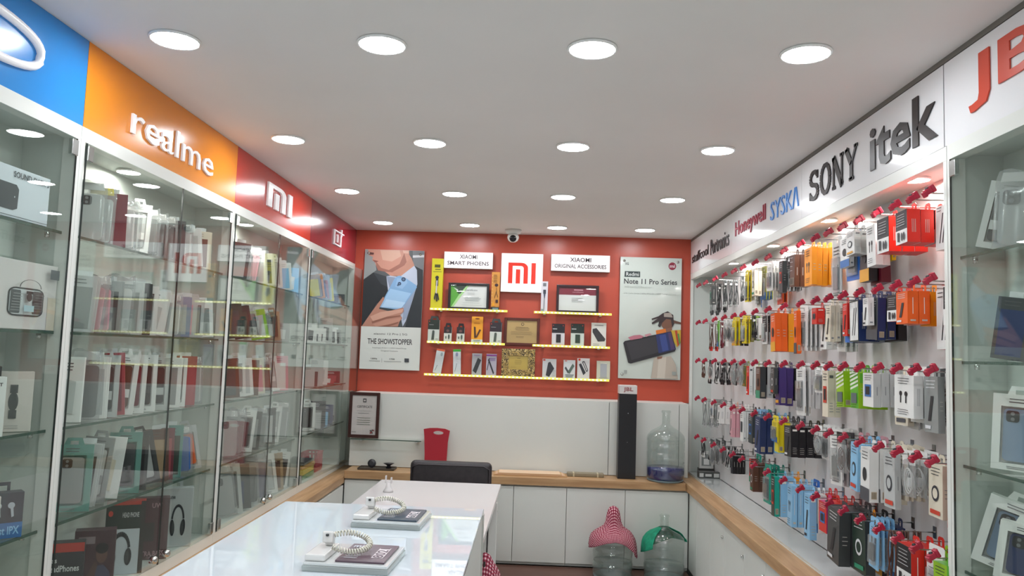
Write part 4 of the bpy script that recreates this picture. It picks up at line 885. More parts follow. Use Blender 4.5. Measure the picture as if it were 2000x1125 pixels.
art_box('gadget_box', 'white edged dark box on the floor of the blue sign cabinet', 'box', -1.47, 2.10, .8308, .10, .17, .05, 40, 'white', f6)
# floor of the cabinet under the orange sign
def g1(A): A.rect(0, .42, 1, .86, '#22242a'); A.rect(0, .86, 1, 1, '#b8301f'); A.rect(0, 0, 1, .4, '#cfd3d3'); A.text('Bass', .08, .7, .35, .78, '#d8d8d8', .02); A.text('HeadPhones', .08, .56, .9, .66, '#d8d8d8', .02); A.rect(.1, .18, .9, .26, '#3f4446')
art_box('headphone_box', 'black headphone box with red top edge, leftmost on the orange sign cabinet floor', 'box', -1.475, 2.52, .8308, .115, .20, .05, 26, '#24262a', g1)
def g2(A):
    A.rect(.1, .78, .5, .9, '#8a7a7e'); A.ell(.68, .60, .14, .15, '#6b4a40'); A.ell(.68, .70, .16, .09, '#1a1618'); A.poly([(.4, 0), (.95, 0), (.9, .3), (.75, .42), (.6, .42), (.45, .3)], '#43455f'); A.poly([(.25, .1), (.5, .1), (.6, .45), (.52, .5)], '#5b3f38'); A.text('Uzm', .06, .2, .3, .28, '#b89aa0', .02)
art_box('headphone_box', 'dark maroon box printed with a man in blue, orange sign cabinet floor', 'box', -1.475, 2.70, .8308, .125, .20, .05, 26, '#4b2f36', g2)
def g3(A): A.rect(0, .62, 1, .95, '#26332c'); A.rect(0, .95, 1, 1, '#c23a28'); A.rect(.0, 0, 1, .62, '#c9d0d6'); A.rect(.88, 0, 1, 1, '#3a3532'); headphones(A, .42, .30, .30, '#22262a', .8); A.text('HEAD PHONE', .42, .78, .84, .85, '#cfcfcf', .02); A.ell(.12, .84, .06, .04, '#d9402c')
art_box('headphone_box', 'tall red and black box showing dark headphones, orange sign cabinet floor', 'box', -1.478, 2.90, .8308, .13, .26, .05, 26, '#b8301f', g3)
def g4(A): A.text('UW', .5, .84, .8, .92, '#b7989c', .02); A.rect(.1, .3, .6, .6, '#3c3a38'); A.text('EXTRA BASS', .1, .06, .9, .14, '#b7989c', .01)
art_box('headphone_box', 'dark maroon and grey box right of the glass door seam, orange sign cabinet floor', 'box', -1.478, 3.10, .8308, .125, .235, .05, 26, '#54353a', g4)
def g5(A): headphones(A, .60, .40, .22, '#33363a', 1.3); A.text('tune', .3, .82, .5, .88, '#44464a', .02); A.ell(.2, .6, .1, .1, '#9aa0a0')
art_box('headphone_box', 'white box with black headphones and hang tab, orange sign cabinet floor', 'box', -1.478, 3.30, .8308, .14, .24, .05, 26, '#c4c8c8', g5, tab=True)
# far cabinet floor: bottle, envelopes, basket
t = thing('spray_bottle', 'slim blue bottle with dark cap beside the crimson sign cabinet post', 'bottle', (-1.45, 4.87, .8312))
a = MB(); a.lathe([(.0, 0), (.026, 0), (.028, .01), (.028, .13), (.018, .15), (.012, .155)], M('#3f7fa6', .3), n=20); a.build('body', t)
a = MB(); a.lathe([(.013, .155), (.014, .19), (.009, .2), (0, .2)], M('#23282c', .3), n=16); a.build('cap', t)
zz = .8312
for c_, l, hh in (('#4f8a5a', 'green envelope stack at the bottom of the pile', .03), ('#c8b23a', 'yellow envelope stack in the middle of the pile', .035), ('#b9842e', 'amber envelope stack under the grey folder', .025), ('#3d3a40', 'dark grey folder on top of the envelope pile', .018)):
    a = MB(); a.box(-.06, .06, -.13, .13, 0, hh-.001, M(c_, .5), .003)
    for q in range(1, 4): a.box(-.0605, .0605, -.1305, .1305, hh*q/4-.0008, hh*q/4, M('#e8e0c8', .6))
    o = a.build('envelope_stack', None, label=l + ', crimson sign cabinet floor', category='envelopes', group='envelope pile in the far left cabinet'); o.location = (-1.49, 5.12, zz); o.rotation_euler = (0, 0, R(random.uniform(-3, 3))); zz += hh
t = thing('basket', 'small pink slatted basket beside the envelopes, crimson sign cabinet floor', 'basket', (-1.49, 5.40, .8312))
a = MB(); a.box(-.05, .05, -.08, .08, 0, .01, M('#b8434f', .5), .002)
for i in range(9):
    y = -.08+.02*i; a.box(-.052, -.048, y-.005, y+.005, .01, .12, M('#b8434f', .5)); a.box(.048, .052, y-.005, y+.005, .01, .12, M('#b8434f', .5))
for i in range(5):
    x = -.048+.024*i; a.box(x-.005, x+.005, -.082, -.078, .01, .12, M('#b8434f', .5)); a.box(x-.005, x+.005, .078, .082, .01, .12, M('#b8434f', .5))
a.build('slats', t); a = MB(); a.box(-.056, .056, -.086, -.074, .12, .13, M('#b8434f', .5)); a.box(-.056, .056, .074, .086, .12, .13, M('#b8434f', .5)); a.box(-.056, -.044, -.086, .086, .12, .13, M('#b8434f', .5)); a.box(.044, .056, -.086, .086, .12, .13, M('#b8434f', .5)); a.build('rim', t)

# ================================================================== RIGHT GLASS CABINET GOODS
def rbox(u, v, z, w_, h_, d, yaw, lean, kind, col, c2, label):
    p = on_x(u, v, 1.285); p.y = min(p.y, 2.21); ms = goods(kind, col, w_, h_, d, c2); g = thing(GN[kind][0], label, KW[kind], (0, 0, 0), 0, 'goods in the right glass cabinet')
    rot = Matrix.Rotation(R(yaw), 4, 'Z') @ Matrix.Rotation(R(lean), 4, 'Y')
    mz = min((rot @ Vector((sx*w_/2, sy*d/2, 0))).z for sx in (-1, 1) for sy in (-1, 1))
    g.matrix_world = Matrix.Translation((1.288, p.y, z-mz+.0005)) @ rot
    for nme, me in ms: put(nme, me, g)
rbox(1945, 500, 2.0, .105, .19, .014, -40, 13, 'frame', 'lightgrey', 'charcoal', 'white framed case box leaning left on the top shelf of the right glass cabinet')
rbox(1985, 500, 2.0, .12, .21, .02, -40, 4, 'clear', 'silver', 'white', 'clear bag with silver case standing at the photo edge, right glass cabinet top shelf')
rbox(1965, 712, 1.70, .08, .17, .012, -40, 8, 'thin', 'charcoal', 'navy', 'dark grey slim pack leaning on the second shelf of the right glass cabinet')
rbox(1985, 935, 1.41, .12, .20, .02, -40, 3, 'frame', 'white', 'slate', 'white windowed box with pale blue case, middle shelf of the right glass cabinet')
rbox(1940, 1115, 1.12, .14, .19, .03, -40, 16, 'frame', 'white', 'slate', 'large white box with blue picture leaning right, fourth shelf of the right glass cabinet')
rbox(1990, 1120, 1.12, .12, .15, .03, -40, 8, 'frame', 'white', 'navy', 'white box with navy picture at photo edge, fourth shelf of the right glass cabinet')

# ================================================================== BACK WALL
YR = YB-.012                            # face of the red panel
FR = 'red back wall'
def quad_board(u0, v0, u1, v1, Yf, thick, mat):       # upright board: top-left and bottom-right photo points on plane Yf
    p, q = on_y(u0, v0, Yf), on_y(u1, v1, Yf); a = MB(); a.box(p.x, q.x, Yf, Yf+thick, q.z, p.z, mat); return a, p, q
def wall_thing(name, label, cat, u0, v0, u1, v1, Yf, group=None):
    p, q = on_y(u0, v0, Yf), on_y(u1, v1, Yf); t = thing(name, label, cat, ((p.x+q.x)/2, Yf, q.z), 0, group); return t, q.x-p.x, p.z-q.z
# lit sign boxes
def light_box(name, label, u0, v0, u1, v1, em):
    t, W, H = wall_thing(name, label, 'sign', u0, v0, u1, v1, YR-.05, 'lit sign boxes on the red wall')
    a = MB(); a.box(-W/2, W/2, .003, .0495, 0, H, M('#c8c6c4', .4)); a.build('casing', t)
    a = MB(); a.box(-W/2+.002, W/2-.002, 0, .003, .002, H-.002, M('#c2bdbd', .5, emit=em)); a.build('lit_face', t)
    return t, W, H, Art(box_front(W, H, 0))
t, W, H, A = light_box('light_box_sign', 'lit white sign reading SMART PHOENS above the green certificate', 868, 491, 962, 526, 1.1)
A.text('XIAOMI', .32, .58, .68, .84, '#463c42', .018); A.text('SMART PHOENS', .07, .2, .92, .44, '#463c42', .018); A.build('lettering', t)
t, W, H, A = light_box('light_box_sign', 'lit white square sign with a red two-letter logo, centre of the red wall', 980, 494, 1059, 572, 1.5)
def fm(q, m): A.poly([(.17+.66*x, .22+.54*y) for x, y in q], m)
mi_logo(None, fm, '#e2301c'); A.build('lettering', t)
t, W, H, A = light_box('light_box_sign', 'lit white sign reading ORIGINAL ACCESSORIES above the maroon certificate', 1077, 496, 1191, 532, 1.1)
A.text('XIAOMI', .32, .56, .68, .82, '#463c42', .018); A.text('ORIGINAL ACCESSORIES', .06, .18, .94, .42, '#463c42', .018); A.build('lettering', t)
# LED shelves
LEDM = M('#d8d25a', .4, emit=.8); LEDH = M('#fffbdc', .4, emit=1.6)
SHD = .105
def led_shelf(u0, u1, z, label):
    x0, x1 = on_y(u0, 640, YR-SHD).x, on_y(u1, 640, YR-SHD).x; xc = (x0+x1)/2; W = x1-x0
    t = thing('lit_wall_shelf', label, 'shelf', (xc, YR, z), 0, 'lit glass shelves on the red wall')
    a = MB(); a.box(-W/2, W/2, -SHD, -.0005, -.008, -.0005, GLASS); a.build('glass_plate', t)
    a = MB(); a.box(-W/2, W/2, -SHD-.006, -SHD-.0003, -.012, .004, LEDM); 
    n = int(W/.03)
    for i in range(n): x = -W/2+.015+.03*i; a.box(x-.007, x+.007, -SHD-.0075, -SHD-.006, -.008, 0, LEDH)
    a.build('light_strip', t, label='yellow lit front strip')
    for x in (-W/2+.08, W/2-.08): a = MB(); a.box(x-.01, x+.01, -.05, -.0005, -.02, -.0085, CHROME, .002); a.build('bracket', t)
    return t
ZS = [1.998, 1.747, 1.502]
led_shelf(838, 990, ZS[0], 'upper left lit shelf holding tripod box and green certificate')
led_shelf(1042, 1194, ZS[0], 'upper right lit shelf holding maroon certificate')
led_shelf(835, 987, ZS[1], 'middle left lit shelf holding trimmer and earphone boxes')
led_shelf(1041, 1192, ZS[1], 'middle right lit shelf holding power bank boxes')
led_shelf(832, 1192, ZS[2], 'long lowest lit shelf with ornate gold framed award')
# goods on the lit shelves
def wbox(name, label, cat, u0, v0, u1, z, h_, col, fn, d=.03, lean=0, Yc=YR-.055, tab=None):
    p, q = on_y(u0, v0, Yc-d/2), on_y(u1, v0, Yc-d/2); W = q.x-p.x
    t = thing(name, label, cat, ((p.x+q.x)/2, Yc, z+.0005), 0, 'goods on the lit wall shelves')
    if lean:
        rot = Matrix.Rotation(R(lean), 4, 'Y'); mz = min((rot @ Vector((s_*W/2, 0, 0))).z for s_ in (-1, 1)); t.matrix_world = Matrix.Translation(((p.x+q.x)/2, Yc, z-mz+.0005)) @ rot
    a = MB(); a.box(-W/2, W/2, -d/2, d/2, 0, h_, M(P(col), .4), .001); a.build('carton', t)
    A = Art(box_front(W, h_, -d/2-.0002)); fn(A); A.build('printed_front', t)
    if tab:
        a = MB(); a.prism([(-W*.42, h_-.001), (-W*.3, h_+.03), (W*.3, h_+.03), (W*.42, h_-.001), (W*.15, h_-.001), (W*.15, h_+.012), (-W*.15, h_+.012), (-W*.15, h_-.001)], M(P(tab), .4), d/2-.002, d/2); a.build('hang_tab', t)
    return t
def k1(A):
    A.rect(.12, .73, .88, .74, '#5a5a20'); A.rect(.25, .82, .75, .88, '#4a4a1c'); A.rect(.3, .775, .8, .79, '#4a4a1c')
    A.ell(.5, .62, .16, .035, '#2a2a2c'); A.rect(.40, .45, .62, .62, '#2f2f31'); A.poly([(.42, .3), (.52, .3), (.56, .56), (.46, .56)], '#c9c3c4'); A.poly([(.28, .2), (.4, .16), (.48, .3), (.38, .32)], '#26262a'); A.poly([(.5, .14), (.62, .14), (.58, .3), (.46, .3)], '#26262a'); A.poly([(.68, .16), (.76, .18), (.62, .32), (.56, .3)], '#26262a')
wbox('tripod_box', 'tall yellow tripod box at left end of the upper left lit shelf', 'box', 842, 560, 864, ZS[0], .385, '#c9bf1e', k1, .05)
def k2(A): A.rect(0, .0, 1, .09, '#232628'); A.rect(.2, .02, .9, .07, '#6e8790'); A.ell(.6, .66, .22, .04, '#3a1f24'); A.line([(.6, .6), (.65, .45), (.8, .34)], .05, '#5b3c22'); A.line([(.62, .5), (.4, .32)], .05, '#6b4724'); A.rect(.55, .2, .85, .28, '#3a1f24'); A.lines(.2, .7, .92, .74, 5, '#5a3a18', .012); A.lines(.06, .16, .9, .2, 9, '#e8c990', .01); A.poly([(.1, .12), (.5, .12), (.3, .24)], '#e09a1c')
wbox('tripod_box', 'orange brown tripod box at right end of the upper left lit shelf', 'box', 960, 560, 976, ZS[0], .295, '#c98a3c', k2, .04)
def cert(label, u0, u1, z, h_, frame, fn, name='framed_certificate', d=.02, Yc=YR-.05, inset=.07, tilt=0, fmat=None, group='framed awards on the red wall'):
    p, q = on_y(u0, 640, Yc), on_y(u1, 640, Yc); W = q.x-p.x; t = thing(name, label, 'framed award', ((p.x+q.x)/2, Yc, z+.0005), 0, group)
    fm_ = fmat or M(frame, .3); a = MB(); e = inset*W
    a.box(-W/2, -W/2+e, -d/2, d/2, 0, h_, fm_, .002); a.box(W/2-e, W/2, -d/2, d/2, 0, h_, fm_, .002); a.box(-W/2+e, W/2-e, -d/2, d/2, 0, e, fm_, .002); a.box(-W/2+e, W/2-e, -d/2, d/2, h_-e, h_, fm_, .002); a.build('frame', t)
    w2, h2 = W-2*e, h_-2*e; A = Art(lambda a_, b_, k: ((a_-.5)*w2, .0-.0004*k, e+b_*h2)); A.rect(0, 0, 1, 1, '#d9dcd8'); fn(A); A.build('certificate', t)
    a = MB(); a.box(-w2/2, w2/2, -.0065, -.005, e, h_-e, FRAMEGL); a.build('glass_pane', t)
    a = MB(); a.box(-W/2+.002, W/2-.002, .0005, d/2, .002, h_-.002, M('#1c1614', .6)); a.build('backing', t); return t
def c1(A):
    A.poly([(0, 0), (.02, 0), (.26, .62), (.0, 1)], '#5aa83a'); A.poly([(.02, 1), (.2, 1), (.28, .75), (.0, .95)], '#2f6a2c'); A.poly([(.1, 1), (.5, 1), (.26, .68)], '#3c4a3f'); A.poly([(.02, 0), (.08, 0), (.5, 1), (.44, 1), (.24, .6)], '#a9d890'); A.ell(.24, .7, .06, .09, '#26402c')
    A.text('Certificate', .4, .76, .74, .84, '#6a6f70', .0); A.lines(.45, .7, .66, .6, 2, '#8a8f90', .01); A.lines(.38, .85, .46, .3, 4, '#70777a', .012); A.lines(.3, .9, .2, .1, 2, '#9aa0a0', .008)
cert('black framed certificate with green corner on upper left lit shelf', 873, 953, ZS[0], .205, '#1a1718', c1, inset=.06)
def c2_(A): A.rect(0, .68, 1, 1, '#7c2236'); A.text('certificate', .36, .78, .66, .84, '#d8a0aa', 0); A.rect(.4, .88, .64, .92, '#d8a0aa'); A.lines(.33, .66, .54, .38, 4, '#6d7072', .012)
cert('dark framed certificate with maroon band on upper right lit shelf', 1085, 1168, ZS[0], .215, '#2a1218', c2_, inset=.06)
def k3(A): A.rect(.25, .84, .75, .95, '#707276'); A.rect(.3, .6, .72, .73, '#3a3e48'); A.poly([(.34, .6), (.68, .6), (.56, .45), (.46, .45)], '#4a5060'); A.line([(.5, .5), (.46, .1)], .08, '#3c4048'); A.rect(.05, .02, .5, .1, '#8a9494')
wbox('cable_box', 'narrow white box with black cable picture on upper right lit shelf', 'box', 1057, 570, 1070, ZS[0], .235, '#d0cdd4', k3, .02)
def trim(ink, grn='#27312a'):
    def f(A): A.rect(0, .56, 1, 1, grn); A.rect(.08, .9, .16, .95, '#c8402c'); A.rect(.1, .76, .5, .78, '#9a9a9a'); A.poly([(.33, .08), (.56, .08), (.6, .46), (.54, .52), (.4, .5)], ink); A.rect(.7, .1, .92, .14, '#9a9c9a')
    return f
wbox('trimmer_box', 'black and white trimmer box at left end of middle left lit shelf', 'box', 836, 640, 858, ZS[1], .165, '#c9cfc8', trim('#4a524c'), .04, tab='charcoal')
wbox('trimmer_box', 'black and white trimmer box at right end of middle left lit shelf', 'box', 957, 640, 980, ZS[1], .16, '#cfd4cc', trim('#4f5850', '#30272e'), .04, tab='charcoal')
def eb(A): A.rect(0, .58, 1, 1, '#2c2427'); A.ell(.5, .74, .2, .09, '#6a4a48'); A.ell(.28, .3, .08, .1, '#5b6560'); A.ell(.66, .34, .12, .17, '#4f5a54'); A.rect(.64, .1, .68, .3, '#6b6f6b')
wbox('earphone_box', 'small black and white earphone box, left of the pair, middle left lit shelf', 'box', 867, 650, 882, ZS[1], .115, '#d2d4cb', eb, .035, tab='black')
wbox('earphone_box', 'small black and white earphone box, right of the pair, middle left lit shelf', 'box', 892, 650, 907, ZS[1], .115, '#d2d4cb', eb, .035, tab='black')
def k4(A): A.ell(.5, .92, .2, .03, '#8a4a10'); A.rect(0, 0, 1, .13, '#cfd6c8'); A.lines(.2, .8, .09, .03, 2, '#44565a', .02); A.rect(.2, .74, .75, .77, '#c2780e'); A.poly([(.2, .62), (.36, .6), (.44, .2), (.28, .18)], '#4b2c1a'); A.poly([(.7, .52), (.86, .5), (.5, .2), (.38, .2)], '#5a3420')
wbox('accessory_box', 'orange hanging box showing two dark straps on middle left lit shelf', 'box', 921, 640, 943, ZS[1], .200, '#eda12a', k4, .02)
def c3(A): A.rect(0, 0, 1, 1, '#c4a468'); A.ell(.52, .84, .05, .07, '#5b4622'); A.ell(.52, .84, .03, .045, '#c4a468'); A.lines(.28, .75, .7, .58, 3, '#5b4622', .014); A.lines(.08, .95, .5, .38, 3, '#7a6236', .01); A.lines(.3, .6, .28, .24, 2, '#6a522a', .01)
t = cert('brown wooden award plaque with gold plate between the two middle lit shelves', 985, 1054, 1.738, .212, '#5a2418', c3, name='award_plaque', inset=.075, Yc=YR-.012)
def pb(ink, bg, top='#232026'):
    def f(A): A.rect(0, .58, 1, 1, top); A.rect(.08, .9, .14, .94, '#c84030'); A.rect(.84, .9, .9, .94, '#c84030'); A.rect(.06, .74, .4, .78, '#b8b8b8'); A.rect(.34, .14, .70, .52, ink); A.rect(0, 0, 1, .06, bg)
    return f
wbox('power_bank_box', 'power bank box with black top and white base, left on middle right lit shelf', 'box', 1078, 650, 1103, ZS[1], .165, '#d2cfd2', pb('#2a272b', '#d8a8a0'), .03)
wbox('power_bank_box', 'power bank box with dark green top, second on middle right lit shelf', 'box', 1115, 650, 1141, ZS[1], .17, '#c9d2c8', pb('#2f4034', '#c9d2c8', '#1f2a24'), .03)
def k5(A): A.poly([(.08, .74), (.34, .78), (.95, .34), (.9, .24), (.45, .22), (.08, .6)], '#3c3a3c'); A.rect(.2, .88, .8, .91, '#8a8a8a'); A.lines(.1, .6, .12, .06, 2, '#77756f', .012)
wbox('power_bank_box', 'white power bank box with slanted dark picture, right on middle right lit shelf', 'box', 1155, 650, 1184, ZS[1], .182, '#d8d5cd', k5, .03)
def k6(A): A.rect(0, .93, 1, 1, '#d8603a'); A.poly([(.2, .1), (.24, .1), (.42, .34), (.38, .34)], '#3a3c42'); A.ell(.7, .8, .14, .08, '#9aa6ac')
wbox('stylus_box', 'tilted white stylus box with red top, left end of lowest lit shelf', 'box', 846, 700, 862, ZS[2], .185, '#cdd2d4', k6, .02, lean=8)
def k7(A): A.rect(0, .91, 1, 1, '#3fae3a'); A.rect(0, .94, 1, .95, '#2a7a28'); A.poly([(.2, .1), (.24, .1), (.5, .44), (.46, .44)], '#3a3c42'); A.ell(.5, .8, .16, .08, '#8a90b0')
wbox('stylus_box', 'white stylus box with green top on lowest lit shelf', 'box', 886, 700, 901, ZS[2], .19, '#cdd2d6', k7, .02, lean=-2)
def k8(A): A.poly([(.1, .2), (.45, .08), (.95, .7), (.6, .8)], '#34363a'); A.rect(.2, .9, .8, .93, '#8a6a9a')
wbox('tripod_box', 'grey box with dark folded tripod picture, left of the pair on lowest lit shelf', 'box', 922, 700, 941, ZS[2], .165, '#a9aaae', k8, .035)
def k9(A): A.line([(.2, .75), (.75, .1)], .12, '#2f3036'); A.line([(.3, .8), (.1, .25)], .06, '#2f3036'); A.rect(0, .9, 1, .97, '#8a3a90'); A.lines(.3, .9, .8, .7, 3, '#7a5a9a', .02)
wbox('tripod_box', 'violet edged box with open tripod picture, right of the pair on lowest lit shelf', 'box', 950, 700, 970, ZS[2], .165, '#b0aab8', k9, .035)
ORN = bpy.data.materials.new('ornate_gold_on_black'); ORN.use_nodes = True; nt = ORN.node_tree; n_ = nt.nodes; bs = n_['Principled BSDF']
tc = n_.new('ShaderNodeTexCoord'); vo = n_.new('ShaderNodeTexVoronoi'); vo.feature = 'F1'; vo.inputs['Scale'].default_value = 42; no = n_.new('ShaderNodeTexNoise'); no.inputs['Scale'].default_value = 20
mxv = n_.new('ShaderNodeMixRGB'); mxv.inputs[0].default_value = .06; nt.links.new(tc.outputs['Object'], mxv.inputs[1]); nt.links.new(no.outputs['Color'], mxv.inputs[2]); nt.links.new(mxv.outputs[0], vo.inputs['Vector'])
crr = n_.new('ShaderNodeValToRGB'); crr.color_ramp.interpolation = 'CONSTANT'; crr.color_ramp.elements[0].color = lin('#d9bd7c'); crr.color_ramp.elements[1].color = lin('#241410'); crr.color_ramp.elements[1].position = .38
e_ = crr.color_ramp.elements.new(.62); e_.color = lin('#c9a860'); e_ = crr.color_ramp.elements.new(.78); e_.color = lin('#241410')
nt.links.new(vo.outputs['Distance'], crr.inputs[0]); nt.links.new(crr.outputs[0], bs.inputs['Base Color']); bs.inputs['Roughness'].default_value = .35
def c4(A): A.rect(0, 0, 1, 1, '#c9ac4c'); A.text('mi', .45, .8, .6, .88, '#7a6224', .02); A.lines(.3, .7, .68, .4, 4, '#7a6224', .014); A.lines(.1, .4, .22, .14, 2, '#8a7030', .01)
t = cert('square gold award in black frame with gold leaf pattern on lowest lit shelf', 982, 1047, ZS[2], .21, '#241410', c4, name='framed_award', inset=.21, fmat=ORN, Yc=YR-.05)
def k10(A): A.poly([(.25, .12), (.5, .05), (.85, .5), (.55, .85), (.4, .8)], '#33333a'); A.rect(.04, .9, .2, .97, '#c84030'); A.lines(.7, .95, .4, .1, 6, '#8a8c90', .012)
wbox('power_bank_box', 'white box with dark slanted power bank, left of the four right-hand boxes, lowest lit shelf', 'box', 1060, 700, 1087, ZS[2], .142, '#c8c8ca', k10, .03)
def k11(A): A.line([(.15, .6), (.45, .3)], .14, '#4a4e52'); A.line([(.45, .3), (.85, .75)], .2, '#5a6a60'); A.lines(.15, .9, .2, .08, 3, '#55606a', .03); A.rect(0, .0, 1, .02, '#2a2a2e'); A.rect(.1, .93, .3, .97, '#c84030')
wbox('accessory_box', 'white box with green phone holder picture, second of the right-hand boxes, lowest lit shelf', 'box', 1101, 700, 1124, ZS[2], .138, '#cfd2d4', k11, .03)
def k12(A): A.poly([(.12, .7), (.3, .75), (.7, .3), (.5, .18)], '#33343a'); A.line([(.4, .82), (.56, .84), (.86, .42), (.76, .36), (.42, .8)], .05, '#2c2d32'); A.rect(.08, .88, .24, .98, '#c84030')
wbox('accessory_box', 'white box with dark screen guard picture, third of the right-hand boxes, lowest lit shelf', 'box', 1128, 700, 1152, ZS[2], .155, '#d3d0d0', k12, .03)
def k13(A): A.rect(.26, .12, .76, .84, '#a9abb0'); A.rect(.2, .08, .82, .1, '#8a8c8c'); A.rect(.28, .86, .74, .9, '#e4e2d8')
wbox('accessory_box', 'cream box with pale grey picture at right end of lowest lit shelf', 'box', 1166, 700, 1192, ZS[2], .140, '#c9c7b4', k13, .03)

# ---- posters (flat printed boards on stand-off screws); art given in photo pixels on their own plane
def zp(x, y): return (690+x/3.309, 440+y/3.309)
def zq(x, y): return (1020+x/3.309, 440+y/3.309)
def poster(label, c4, group, base):
    Yf = YR-.022; t = thing('wall_poster', label, 'poster', (0, 0, 0), 0, group)
    P4 = [on_y(u, v, Yf) for u, v in c4]; x0 = (P4[0].x+P4[3].x)/2; x1 = (P4[1].x+P4[2].x)/2; z1 = (P4[0].z+P4[1].z)/2; z0 = (P4[2].z+P4[3].z)/2
    t.location = ((x0+x1)/2, Yf, z0); a = MB(); a.box(x0-t.location.x, x1-t.location.x, 0, .006, 0, z1-z0, M(base, .15, coat=.6)); a.build('board', t)
    for x in (x0+.03, x1-.03):
        for z in (z0+.03, z1-.03):
            a = MB(); a.lathe([(0, 0), (.010, 0), (.010, .004), (0, .006)], CHROME, n=14); a.xform(Matrix.Translation((x-t.location.x, 0, z-z0)) @ Matrix.Rotation(R(90), 4, 'X')); a.tube([(x-t.location.x, .006, z-z0), (x-t.location.x, .0215, z-z0)], .006, CHROME, 8); a.build('standoff_screw', t)
    L = t.location.copy(); X0, X1, Z0, Z1 = x0+.001, x1-.001, z0+.001, z1-.001
    def fn(a_, b_, k):
        p = on_y(a_, b_, Yf); return (min(max(p.x, X0), X1)-L.x, -.0002-.0004*k, min(max(p.z, Z0), Z1)-L.z)
    return t, Art(fn)
c4a = [zp(78, 155), zp(462, 165), zp(425, 942), zp(38, 925)]
t, A = poster('tall poster of a suited man holding a blue phone, left of red wall', c4a, 'posters on the red wall', '#d4d6d0')
def zpoly(h, *pts): A.poly([zp(*q) for q in pts], h)
zpoly('#54585a', (60, 140), (480, 140), (480, 664), (40, 652)); zpoly('#8d9190', (60, 140), (135, 140), (150, 290), (60, 350)); zpoly('#73767a', (385, 140), (480, 140), (480, 330), (390, 300)); zpoly('#c8c8cc', (385, 195), (480, 192), (480, 208), (385, 210))
zpoly('#c08a78', (97, 140), (362, 140), (362, 190), (378, 215), (398, 268), (330, 330), (240, 326), (205, 300), (160, 292), (148, 262), (140, 240), (122, 225), (128, 205), (100, 192))
zpoly('#9a6658', (148, 235), (180, 275), (230, 290), (300, 250), (330, 180), (345, 235), (330, 275), (260, 305), (205, 300), (160, 292), (148, 262)); zpoly('#caa08c', (175, 160), (300, 158), (310, 200), (250, 235), (190, 225)); zpoly('#8a5248', (124, 222), (165, 232), (150, 240), (140, 240)); zpoly('#5a3430', (98, 172), (135, 178), (132, 190), (104, 190)); zpoly('#d3a794', (320, 160), (362, 160), (358, 184), (325, 180))
zpoly('#b98572', (250, 305), (330, 260), (350, 230), (378, 215), (398, 268), (330, 330), (270, 328))
zpoly('#23272b', (60, 350), (130, 305), (212, 330), (235, 420), (200, 475), (150, 505), (90, 610), (40, 660)); zpoly('#33383d', (130, 305), (212, 330), (225, 400), (180, 380)); zpoly('#2b3035', (395, 262), (450, 290), (480, 400), (480, 664), (335, 664), (385, 480), (415, 370)); zpoly('#b7bfd0', (215, 330), (240, 326), (300, 335), (395, 262), (412, 290), (415, 380), (385, 480), (340, 620), (320, 655), (300, 560), (225, 420)); zpoly('#93a0b8', (330, 480), (400, 380), (410, 400), (345, 600), (320, 620)); zpoly('#8a94a8', (215, 330), (290, 340), (240, 420))
zpoly('#7fa6cc', (168, 530), (268, 345), (285, 330), (300, 326), (345, 345), (408, 388), (412, 402), (318, 535), (300, 548)); zpoly('#9cc0e0', (175, 528), (240, 410), (375, 440), (316, 530), (298, 540)); zpoly('#b3d0ea', (185, 530), (215, 478), (338, 500), (314, 532)); zpoly('#8fb2d4', (285, 342), (345, 350), (352, 372), (318, 412), (272, 398))
for x, y, r_ in ((326, 350, 14), (300, 378, 11), (290, 388, 6)): A.ell(*zp(x, y), r_/3.309, r_/3.309, '#2c3b52'); A.ell(*zp(x, y), r_/6, r_/6, '#5a7090')
zpoly('#b37f6c', (55, 655), (110, 575), (165, 500), (195, 462), (204, 474), (168, 540), (230, 556), (325, 532), (328, 556), (305, 580), (318, 600), (300, 625), (290, 655), (60, 656)); zpoly('#cc9c88', (110, 590), (180, 560), (300, 545), (326, 540), (318, 562), (220, 590), (130, 620)); zpoly('#8f5d4c', (120, 622), (220, 592), (310, 582), (305, 590), (215, 605), (125, 635)); zpoly('#c08c78', (130, 640), (215, 610), (312, 598), (300, 620), (240, 640), (150, 655)); zpoly('#8f5d4c', (160, 655), (235, 640), (295, 625), (290, 634), (230, 655))
zpoly('#d6d8d2', (30, 652), (480, 664), (480, 960), (20, 940))
def zt(s, x0, x1, y0, y1, h, b_=0): A.text(s, zp(x0, 0)[0], zp(0, y1)[1], zp(x1, 0)[0], zp(0, y0)[1], h, b_, ang=.0278)
zt('xiaomi 12 Pro | 5G', 133, 350, 697, 713, '#55504e', .01); zt('THE SHOWSTOPPER', 95, 383, 734, 770, '#3a3638', .015); zt('Snapdragon 8 Gen 1 | 120W HyperCharge', 125, 345, 790, 799, '#7c7c78'); zt('Original Camera', 180, 290, 808, 818, '#7c7c78')
zt('120Hz', 115, 157, 856, 866, '#5a5856', .02); A.poly([zp(105, 874), zp(175, 876), zp(175, 879), zp(105, 877)], '#8a8a86'); zt('1700', 235, 270, 860, 870, '#5a5856', .02); A.poly([zp(200, 878), zp(312, 881), zp(312, 884), zp(200, 881)], '#8a8a86'); zpoly('#9a9a96', (186, 860), (188, 860), (188, 886), (186, 886)); zpoly('#44464a', (333, 860), (362, 861), (362, 886), (333, 885))
A.build('printed_picture', t)
c4b = [zq(632, 204), zq(1030, 214), zq(1022, 1000), zq(622, 988)]
t, A = poster('tall pale poster of a large dark blue phone and dancing woman, right of red wall', c4b, 'posters on the red wall', '#c9d0c8')
def zpoly(h, *pts): A.poly([zq(*q) for q in pts], h)
